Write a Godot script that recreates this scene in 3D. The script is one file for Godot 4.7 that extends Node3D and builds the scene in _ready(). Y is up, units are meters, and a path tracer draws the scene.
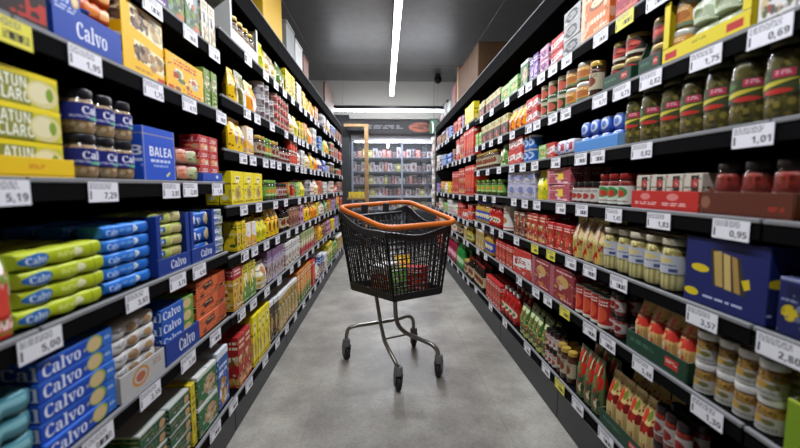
extends Node3D
# A supermarket aisle between two black gondola racks, a trolley in the middle, a chilled case across the far end.
# Metres; the viewer stands at the origin and the aisle runs towards -z ("s" below is the distance along the aisle, s = -z).

const F := 390.0
const EYE := Vector3(0, 1.2, 0)
const YAW := 0.03844
const PITCH := 0.09706
const LEFT := 0.735
const RIGHT := 0.885
const DEPTH := 0.44

var cam_forward := Vector3(sin(YAW) * cos(PITCH), -sin(PITCH), -cos(YAW) * cos(PITCH))
var cam_right := Vector3(cos(YAW), 0, sin(YAW))
var rng := RandomNumberGenerator.new()
var names := {}
var used_labels := {}

func _ready() -> void:
	rng.seed = 4711
	# ---- camera
	var cam := Camera3D.new()
	cam.name = "camera"
	cam.fov = rad_to_deg(2.0 * atan(224.0 / F))
	cam.near = 0.05
	cam.far = 60.0
	add_child(cam)
	cam.look_at_from_position(EYE, EYE + cam_forward, Vector3.UP)
	var att := CameraAttributesPhysical.new()
	att.frustum_focal_length = 18.0
	att.frustum_focus_distance = 2.6
	att.exposure_aperture = 1.8
	cam.attributes = att
	cam.fov = rad_to_deg(2.0 * atan(224.0 / F))
	# ---- surroundings: a closed room, nothing but its lamps lights it
	var we := WorldEnvironment.new()
	we.name = "environment"
	var env := Environment.new()
	env.background_mode = Environment.BG_COLOR
	env.background_color = Color(0.0, 0.0, 0.0)
	env.tonemap_mode = Environment.TONE_MAPPER_LINEAR
	env.tonemap_exposure = 1.36
	env.sdfgi_enabled = true
	env.ssao_enabled = true
	env.ssil_enabled = true
	we.environment = env
	add_child(we)
	# ---- lamps: one long strip over the aisle and a shorter one across its far end
	strip_lamp("ceiling_strip_lamp", "long white strip lamp hanging over the middle of the aisle", Vector3(0.12, 2.75, -3.3), 7.0, 0.062, 0.0, LAMP_ENERGY, GLOW)
	strip_lamp("cross_strip_lamp", "short white strip lamp hung crosswise before the chilled case", Vector3(0.1, 2.55, -7.1), 2.1, 0.05, PI / 2, LAMP_ENERGY * 0.2, GLOW * 2.0)
	make_prints()
	build_room()
	build_racks()
	build_chilled_case()
	build_cart()
	build_products()
	build_rack_tops()

const LAMP_ENERGY := 9.0
const GLOW := 12.0

# ------------------------------------------------------------------ meshes
class MB:
	var v := PackedVector3Array()
	var n := PackedVector3Array()
	var t := PackedVector2Array()
	var i := PackedInt32Array()
	func quad(a: Vector3, b: Vector3, c: Vector3, d: Vector3, no: Vector3, uv := []) -> void:
		if (b - a).cross(c - a).dot(no) < 0.0:
			quad(d, c, b, a, no, [uv[3], uv[2], uv[1], uv[0]] if uv.size() == 4 else [])
			return
		var k := v.size()
		v.append_array([a, b, c, d])
		n.append_array([no, no, no, no])
		t.append_array(uv if uv.size() == 4 else [Vector2.ZERO, Vector2(1, 0), Vector2(1, 1), Vector2(0, 1)])
		i.append_array([k, k + 2, k + 1, k, k + 3, k + 2])
	func tri(a: Vector3, b: Vector3, c: Vector3, no: Vector3, uv := Vector2.ZERO) -> void:
		var k := v.size()
		if (b - a).cross(c - a).dot(no) < 0.0:
			v.append_array([a, c, b])
		else:
			v.append_array([a, b, c])
		n.append_array([no, no, no])
		t.append_array([uv, uv, uv])
		i.append_array([k, k + 2, k + 1])
	# A box with chamfered edges; print of the uv cell r on its front and back, a slice of it on the ends.
	func box(at: Vector3, size: Vector3, c := 0.0015, r := Rect2(0, 0, 1, 1)) -> void:
		var h := size / 2
		c = minf(c, minf(h.x, minf(h.y, h.z)) * 0.45)
		var q := h - Vector3(c, c, c)
		var ax := [Vector3.RIGHT, Vector3.UP, Vector3.BACK]
		for a in 3:
			for s in [-1.0, 1.0]:
				var no: Vector3 = ax[a] * s
				var b := (a + 1) % 3
				var d := (a + 2) % 3
				var p := []
				var uv := []
				for w in [[-1, -1], [1, -1], [1, 1], [-1, 1]]:
					var x: Vector3 = no * h[a] + ax[b] * (w[0] * q[b]) + ax[d] * (w[1] * q[d])
					p.append(at + x)
					uv.append(cell(r, x, size, a))
				quad(p[0], p[1], p[2], p[3], no, uv)
		if c < 0.0004:
			return
		for a in 3:
			var b := (a + 1) % 3
			var d := (a + 2) % 3
			for s1 in [-1.0, 1.0]:
				for s2 in [-1.0, 1.0]:
					var n1: Vector3 = ax[b] * s1
					var n2: Vector3 = ax[d] * s2
					var e: Vector3 = ax[a] * q[a]
					var p1 := n1 * h[b] + n2 * q[d]
					var p2 := n1 * q[b] + n2 * h[d]
					var u1 := cell(r, p1 - e, size, 2)
					quad(at + p1 - e, at + p1 + e, at + p2 + e, at + p2 - e, (n1 + n2).normalized(), [u1, cell(r, p1 + e, size, 2), cell(r, p2 + e, size, 2), cell(r, p2 - e, size, 2)])
		for s1 in [-1.0, 1.0]:
			for s2 in [-1.0, 1.0]:
				for s3 in [-1.0, 1.0]:
					var s := Vector3(s1, s2, s3)
					tri(at + Vector3(s1 * h.x, s2 * q.y, s3 * q.z), at + Vector3(s1 * q.x, s2 * h.y, s3 * q.z), at + Vector3(s1 * q.x, s2 * q.y, s3 * h.z), s.normalized(), cell(r, q * s, size, 2))
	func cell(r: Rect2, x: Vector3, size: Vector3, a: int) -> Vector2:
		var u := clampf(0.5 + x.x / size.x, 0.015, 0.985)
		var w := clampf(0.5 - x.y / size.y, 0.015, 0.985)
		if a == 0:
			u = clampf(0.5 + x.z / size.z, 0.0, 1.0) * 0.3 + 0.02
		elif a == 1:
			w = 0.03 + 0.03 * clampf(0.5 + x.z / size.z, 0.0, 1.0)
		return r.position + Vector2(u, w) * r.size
	# A turned shape about y. Print folds round so that its middle faces +z.
	func lathe(prof: Array, seg := 16, r := Rect2(0, 0, 1, 1), at := Vector3.ZERO, from := -PI, to := PI) -> void:
		var lo := INF
		var hi := -INF
		for p in prof:
			lo = minf(lo, p.y)
			hi = maxf(hi, p.y)
		for j in prof.size() - 1:
			var p: Vector2 = prof[j]
			var q: Vector2 = prof[j + 1]
			if p.distance_to(q) < 0.00001:
				continue
			var face := Vector2(q.y - p.y, p.x - q.x).normalized()
			var np := face
			var nq := face
			if j > 0:
				var o: Vector2 = prof[j - 1]
				var g := Vector2(p.y - o.y, o.x - p.x).normalized()
				if g.dot(face) > 0.6:
					np = (g + face).normalized()
			if j + 2 < prof.size():
				var o: Vector2 = prof[j + 2]
				var g := Vector2(o.y - q.y, q.x - o.x).normalized()
				if g.dot(face) > 0.6:
					nq = (g + face).normalized()
			var k := v.size()
			for m in seg + 1:
				var an := from + (to - from) * m / seg
				var d := Vector3(sin(an), 0, cos(an))
				var u := pingpong(0.5 + an / PI + 2.0, 1.0)
				for w in 2:
					var c: Vector2 = p if w == 0 else q
					var o: Vector2 = np if w == 0 else nq
					v.append(at + d * c.x + Vector3(0, c.y, 0))
					n.append(d * o.x + Vector3(0, o.y, 0))
					t.append(r.position + Vector2(clampf(u, 0.02, 0.98), clampf((hi - c.y) / maxf(hi - lo, 0.0001), 0.02, 0.98)) * r.size)
			for m in seg:
				var a := k + m * 2
				i.append_array([a, a + 1, a + 3, a, a + 3, a + 2])
	func tube(pts: Array, r: float, seg := 8, closed := false) -> void:
		var k := v.size()
		var c := pts.size()
		var side := Vector3.ZERO
		for j in c:
			var a: Vector3 = pts[posmod(j - 1, c)] if closed else pts[maxi(j - 1, 0)]
			var b: Vector3 = pts[(j + 1) % c] if closed else pts[mini(j + 1, c - 1)]
			var d := (b - a).normalized()
			if side == Vector3.ZERO:
				side = d.cross(Vector3.UP if absf(d.y) < 0.9 else Vector3.RIGHT).normalized()
			side = (side - d * side.dot(d)).normalized()
			var up := side.cross(d)
			for m in seg + 1:
				var an := TAU * m / seg
				var o := side * cos(an) + up * sin(an)
				v.append(pts[j] + o * r)
				n.append(o)
				t.append(Vector2(float(m) / seg, j * 0.2))
		for j in (c if closed else c - 1):
			for m in seg:
				var a := k + j * (seg + 1) + m
				var b := k + ((j + 1) % c) * (seg + 1) + m
				i.append_array([a, a + 1, b, b, a + 1, b + 1])
		if not closed:
			for e in [0, c - 1]:
				var d: Vector3 = (pts[0] - pts[1] if e == 0 else pts[c - 1] - pts[c - 2]).normalized()
				for m in seg:
					tri(pts[e], v[k + e * (seg + 1) + m], v[k + e * (seg + 1) + m + 1], d)
	# An outline (x, y) pushed along z from z0 to z1.
	func prism(outline: PackedVector2Array, z0: float, z1: float, r := Rect2(0, 0, 1, 1), size := Vector3.ONE) -> void:
		var f := Geometry2D.triangulate_polygon(outline)
		for j in range(0, f.size(), 3):
			for z in [z0, z1]:
				var no := Vector3(0, 0, 1 if z == maxf(z0, z1) else -1)
				var k := v.size()
				var p := []
				for m in 3:
					var o: Vector2 = outline[f[j + m]]
					p.append(Vector3(o.x, o.y, z))
				var turn: bool = (p[1] - p[0]).cross(p[2] - p[0]).dot(no) < 0
				for m in ([0, 2, 1] if turn else [0, 1, 2]):
					v.append(p[m])
					n.append(no)
					t.append(cell(r, p[m], size, 2))
				i.append_array([k, k + 2, k + 1])
		for j in outline.size():
			var a := outline[j]
			var b := outline[(j + 1) % outline.size()]
			var no := Vector3((b - a).y, -(b - a).x, 0).normalized()
			if Geometry2D.is_point_in_polygon((a + b) / 2 + Vector2(no.x, no.y) * 0.0005, outline):
				no = -no
			quad(Vector3(a.x, a.y, z0), Vector3(b.x, b.y, z0), Vector3(b.x, b.y, z1), Vector3(a.x, a.y, z1), no)
	func mesh(m: Material) -> ArrayMesh:
		var a := []
		a.resize(Mesh.ARRAY_MAX)
		a[Mesh.ARRAY_VERTEX] = v
		a[Mesh.ARRAY_NORMAL] = n
		a[Mesh.ARRAY_TEX_UV] = t
		a[Mesh.ARRAY_INDEX] = i
		var me := ArrayMesh.new()
		me.add_surface_from_arrays(Mesh.PRIMITIVE_TRIANGLES, a)
		me.surface_set_material(0, m)
		return me

# ------------------------------------------------------------------ nodes
func numbered(called: String) -> String:
	names[called] = names.get(called, -1) + 1
	return called if names[called] == 0 else "%s_%03d" % [called, names[called]]

func obj(called: String, mb: MB, m: Material, parent: Node) -> MeshInstance3D:
	var o := MeshInstance3D.new()
	o.name = numbered(called) if parent == self else called
	o.mesh = mb.mesh(m)
	parent.add_child(o, true)
	return o

func thing(called: String, label: String, category: String, at := Vector3.ZERO, turn := 0.0, group := "") -> Node3D:
	var o := Node3D.new()
	o.name = numbered(called)
	add_child(o, true)
	o.position = at
	o.rotation.y = turn
	return tag(o, label, category, group)

func tag(o: Node3D, label: String, category: String, group := "") -> Node3D:
	if used_labels.has(label) and used_labels[label] != group:
		print("LABEL TWICE: ", label)
	used_labels[label] = group
	o.set_meta("label", label)
	o.set_meta("category", category)
	if group:
		o.set_meta("group", group)
	return o

func struct(called: String, mb: MB, m: Material) -> MeshInstance3D:
	var o := obj(called, mb, m, self)
	o.set_meta("kind", "structure")
	return o

var plains := {}
func plain(hex: String, rough := 0.5, metal := 0.0) -> StandardMaterial3D:
	var key := "%s %.2f %.2f" % [hex, rough, metal]
	if not plains.has(key):
		var m := StandardMaterial3D.new()
		m.albedo_color = Color(hex)
		m.roughness = rough
		m.metallic = metal
		if rough > 0.85:
			m.metallic_specular = 0.15
		plains[key] = m
	return plains[key]

func glass_mat(hex: String, alpha: float) -> StandardMaterial3D:
	var key := "glass %s %.2f" % [hex, alpha]
	if not plains.has(key):
		var m := StandardMaterial3D.new()
		var c := Color(hex)
		c.a = alpha
		m.albedo_color = c
		m.transparency = BaseMaterial3D.TRANSPARENCY_ALPHA
		m.roughness = 0.04
		plains[key] = m
	return plains[key]

func strip_lamp(called: String, label: String, at: Vector3, length: float, width: float, turn: float, energy: float, shine: float) -> void:
	var o := thing(called, label, "lamp", at, turn)
	var hb := MB.new()
	hb.box(Vector3(0, 0.035, 0), Vector3(width + 0.012, 0.06, length + 0.02), 0.004)
	obj("housing", hb, plain("1b1b1d", 0.5), o)
	var db := MB.new()
	db.box(Vector3(0, -0.012, 0), Vector3(width, 0.034, length), 0.006)
	var glow := StandardMaterial3D.new()
	glow.albedo_color = Color(0.9, 0.9, 0.9)
	glow.emission_enabled = true
	glow.emission = Color("f4f8ff")
	glow.emission_energy_multiplier = shine
	obj("lamp_diffuser", db, glow, o)
	for s in range(-1, 2, 2):
		var wb := MB.new()
		wb.tube([Vector3(0, 0.06, s * length * 0.4), Vector3(0, 3.2 - at.y, s * length * 0.4)], 0.0012, 6)
		obj("hanging_wire", wb, plain("202022", 0.4), o)
	var l := AreaLight3D.new()
	l.name = called + "_glow"
	l.area_size = Vector2(width, length)
	l.area_normalize_energy = true
	l.light_energy = energy
	l.light_color = Color("f2f6ff")
	l.area_range = 20.0
	l.area_attenuation = 2.0
	l.shadow_enabled = true
	add_child(l)
	l.position = at - Vector3(0, 0.034, 0)
	l.basis = Basis(Vector3.UP, turn) * Basis(Vector3.RIGHT, -PI / 2)

# ------------------------------------------------------------------ printed packaging: cells of two sheets
var sheet_small: Image
var sheet_big: Image
var sheet_price: Image
var cells := {}
var next_small := 0
var next_big := 0
var next_price := 0
var price_cells := {}
var mat_small: StandardMaterial3D
var mat_big: StandardMaterial3D
var film_small: StandardMaterial3D
var film_big: StandardMaterial3D
var mat_price: StandardMaterial3D
var bold: SystemFont
var serif: SystemFont
var letters := {}

func sheet_material(t: Texture2D, rough: float) -> StandardMaterial3D:
	var m := StandardMaterial3D.new()
	m.albedo_texture = t
	m.roughness = rough
	m.metallic_specular = 0.4
	return m

func make_prints() -> void:
	bold = SystemFont.new()
	bold.font_names = PackedStringArray(["Droid Sans"])
	bold.font_weight = 700
	serif = SystemFont.new()
	serif.font_names = PackedStringArray(["Droid Serif"])
	serif.font_weight = 700
	sheet_small = Image.create_empty(2048, 2048, false, Image.FORMAT_RGB8)
	sheet_big = Image.create_empty(2048, 2048, false, Image.FORMAT_RGB8)
	sheet_price = Image.create_empty(1024, 1024, false, Image.FORMAT_RGB8)
	for key in PRINTS:
		var d: Dictionary = PRINTS[key]
		if not d.has("art"):
			continue
		if d.get("big", false):
			cells[key] = [sheet_big, Rect2i((next_big % 8) * 256, (next_big / 8) * 256, 256, 256)]
			next_big += 1
		else:
			cells[key] = [sheet_small, Rect2i((next_small % 16) * 128, (next_small / 16) * 128, 128, 128)]
			next_small += 1
		paint(cells[key][0], cells[key][1], d.art)
		if d.get("k", "") in ["carton", "bag"] and not d.get("big", false):
			var hues := []
			for op in d.art:
				for v in op:
					if v is String and v.length() == 6:
						hues.append(v)
			paint(cells[key][0], cells[key][1], [["b", 26, 0.03, 0.03, 0.94, 0.94, hues, 0.022], ["b", 7, 0.1, 0.4, 0.8, 0.5, hues, 0.06], ["sq", 0.5, 0.88, 0.42, 0.08, hues[hues.size() - 1]], ["sq", 0.08, 0.3 + rng.randf() * 0.1, 0.4, 0.08, hues[rng.randi() % hues.size()]], ["r", 0.0, 0.94, 1.0, 0.02, hues[rng.randi() % hues.size()]]])
	for p in PRICES:
		price_cells[p] = Rect2i((next_price % 4) * 256, (next_price / 4) * 128, 256, 128)
		next_price += 1
		var r: Rect2i = price_cells[p]
		var ground: String = "e6dc4a" if p.begins_with("y") else "ecebf0"
		paint(sheet_price, r, [["bg", ground], ["sq", 0.06, 0.1, 0.7, 0.3, "6a6a72"], ["r", 0.06, 0.45, 0.05, 0.4, "4a4a50"]])
		if p.length() > 2:
			paint(sheet_price, r, [["t", p, 0.5, 0.52, 0.93, 0.88, "2a2a2e"]])
		elif p.ends_with("q"):
			paint(sheet_price, r, [["r", 0.05, 0.25, 0.24, 0.6, "26262a"], ["sq", 0.45, 0.5, 0.48, 0.36, "1c1c20"]])
		else:
			paint(sheet_price, r, [["sq", 0.4, 0.5, 0.52, 0.34, "1c1c20"], ["r", 0.52, 0.5, 0.1, 0.3, "1c1c20"], ["r", 0.7, 0.5, 0.08, 0.3, "1c1c20"]])
	var ts := ImageTexture.create_from_image(sheet_small)
	var tb := ImageTexture.create_from_image(sheet_big)
	mat_small = sheet_material(ts, 0.5)
	mat_big = sheet_material(tb, 0.5)
	film_small = sheet_material(ts, 0.28)
	film_big = sheet_material(tb, 0.28)
	mat_price = sheet_material(ImageTexture.create_from_image(sheet_price), 0.45)

func uv_of(key: String) -> Rect2:
	var c: Array = cells[key]
	return Rect2(Vector2(c[1].position) / 2048.0, Vector2(c[1].size) / 2048.0)

func print_mat(key: String, film := false) -> StandardMaterial3D:
	var big: bool = cells[key][0] == sheet_big
	return (film_big if big else film_small) if film else (mat_big if big else mat_small)

func span(im: Image, clip: Rect2i, x0: float, x1: float, y: int, c: Color) -> void:
	var a := maxi(roundi(x0), clip.position.x)
	var b := mini(roundi(x1), clip.end.x)
	if b > a and y >= clip.position.y and y < clip.end.y:
		im.fill_rect(Rect2i(a, y, b - a, 1), c)

func paint(im: Image, r: Rect2i, ops: Array) -> void:
	var o := Vector2(r.position)
	var s := Vector2(r.size)
	for op in ops:
		match op[0]:
			"bg":
				im.fill_rect(r, Color(op[1]))
			"r":
				im.fill_rect(Rect2i(Vector2i(o + Vector2(op[1], op[2]) * s), Vector2i(Vector2(op[3], op[4]) * s)).intersection(r), Color(op[5]))
			"e":
				oval(im, r, o + Vector2(op[1], op[2]) * s, Vector2(op[3], op[4]) * s, Color(op[5]))
			"p":   # a filled outline
				var pts := PackedVector2Array()
				for k in range(2, op.size(), 2):
					pts.append(o + Vector2(op[k], op[k + 1]) * s)
				var f := Geometry2D.triangulate_polygon(pts)
				for k in range(0, f.size(), 3):
					fill_tri(im, r, pts[f[k]], pts[f[k + 1]], pts[f[k + 2]], Color(op[1]))
			"v":   # n upright stripes
				for k in op[1]:
					im.fill_rect(Rect2i(Vector2i(o + Vector2(op[2] + op[4] * (k + 0.2) / op[1], op[3]) * s), Vector2i(Vector2(op[4] * 0.6 / op[1], op[5]) * s)).intersection(r), Color(op[6]))
			"b":   # n pieces of food in mixed colours
				for k in op[1]:
					var c := Color(op[6][rng.randi() % op[6].size()]).lerp(Color(0, 0, 0), rng.randf() * 0.25)
					var z: float = op[7]
					oval(im, r, o + Vector2(op[2] + op[4] * rng.randf(), op[3] + op[5] * rng.randf()) * s, Vector2(z * (0.6 + rng.randf()), z * (0.6 + rng.randf() * 0.8)) * s, c)
			"sq":  # small print too fine to read
				var rows := maxi(1, roundi(op[4] / 0.1))
				for k in rows:
					var x := 0.0
					while x < op[3] - 0.02:
						var w := minf(0.03 + rng.randf() * 0.1, op[3] - x)
						im.fill_rect(Rect2i(Vector2i(o + Vector2(op[1] + x, op[2] + op[4] * k / rows) * s), Vector2i(Vector2(w, op[4] / rows * 0.55) * s + Vector2(0.5, 0.5))).intersection(r), Color(op[5]))
						x += w + 0.025
			"t":
				lettering(im, r, op[1], Rect2(o + Vector2(op[2], op[3]) * s, Vector2(op[4] - op[2], op[5] - op[3]) * s), Color(op[6]), op[7] if op.size() > 7 else 0.0, op.size() > 8)

func oval(im: Image, clip: Rect2i, c: Vector2, h: Vector2, col: Color) -> void:
	for y in range(floori(c.y - h.y), ceili(c.y + h.y) + 1):
		var k := 1.0 - pow((y + 0.5 - c.y) / maxf(h.y, 0.5), 2.0)
		if k > 0.0:
			span(im, clip, c.x - h.x * sqrt(k), c.x + h.x * sqrt(k), y, col)

func fill_tri(im: Image, clip: Rect2i, a: Vector2, b: Vector2, c: Vector2, col: Color) -> void:
	var lo := floori(minf(a.y, minf(b.y, c.y)))
	var hi := ceili(maxf(a.y, maxf(b.y, c.y)))
	for y in range(lo, hi + 1):
		var x0 := INF
		var x1 := -INF
		var yy := y + 0.5
		for e in [[a, b], [b, c], [c, a]]:
			var p: Vector2 = e[0]
			var q: Vector2 = e[1]
			if (p.y <= yy) != (q.y <= yy):
				var x := p.x + (q.x - p.x) * (yy - p.y) / (q.y - p.y)
				x0 = minf(x0, x)
				x1 = maxf(x1, x)
		if x1 > x0:
			span(im, clip, x0, x1, y, col)

func lettering(im: Image, clip: Rect2i, text: String, into: Rect2, col: Color, slant: float, with_serif: bool) -> void:
	var key := text + ("s" if with_serif else "")
	if not letters.has(key):
		var tm := TextMesh.new()
		tm.font = serif if with_serif else bold
		tm.font_size = 48
		tm.depth = 0.0
		tm.text = text
		var a := tm.get_mesh_arrays()
		letters[key] = [a[Mesh.ARRAY_VERTEX], a[Mesh.ARRAY_INDEX]]
	var v: PackedVector3Array = letters[key][0]
	var idx: PackedInt32Array = letters[key][1]
	if v.is_empty():
		print("no glyphs for ", text)
		return
	var lo := Vector2(INF, INF)
	var hi := Vector2(-INF, -INF)
	for p in v:
		lo = lo.min(Vector2(p.x, p.y))
		hi = hi.max(Vector2(p.x, p.y))
	var pts := PackedVector2Array()
	for p in v:
		var w := (Vector2(p.x, p.y) - lo) / (hi - lo)
		pts.append(into.position + Vector2(w.x * into.size.x, (1.0 - w.y) * into.size.y + slant * w.x * into.size.y))
	for k in range(0, (idx.size() if idx.size() else v.size()), 3):
		var q := [k, k + 1, k + 2] if idx.is_empty() else [idx[k], idx[k + 1], idx[k + 2]]
		fill_tri(im, clip, pts[q[0]], pts[q[1]], pts[q[2]], col)

const PRICES := ["1", "2", "3q", "4", "y1", "1,95", "1,75", "4,15", "5,19", "7,29", "2,85", "1,45", "5,00", "3,65", "3,75", "4,50", "3,35", "3,00", "0,69", "0,82", "0,75", "0,77", "1,01", "0,95", "1,83", "3,57", "5,48", "1,30", "2,80"]

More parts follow.
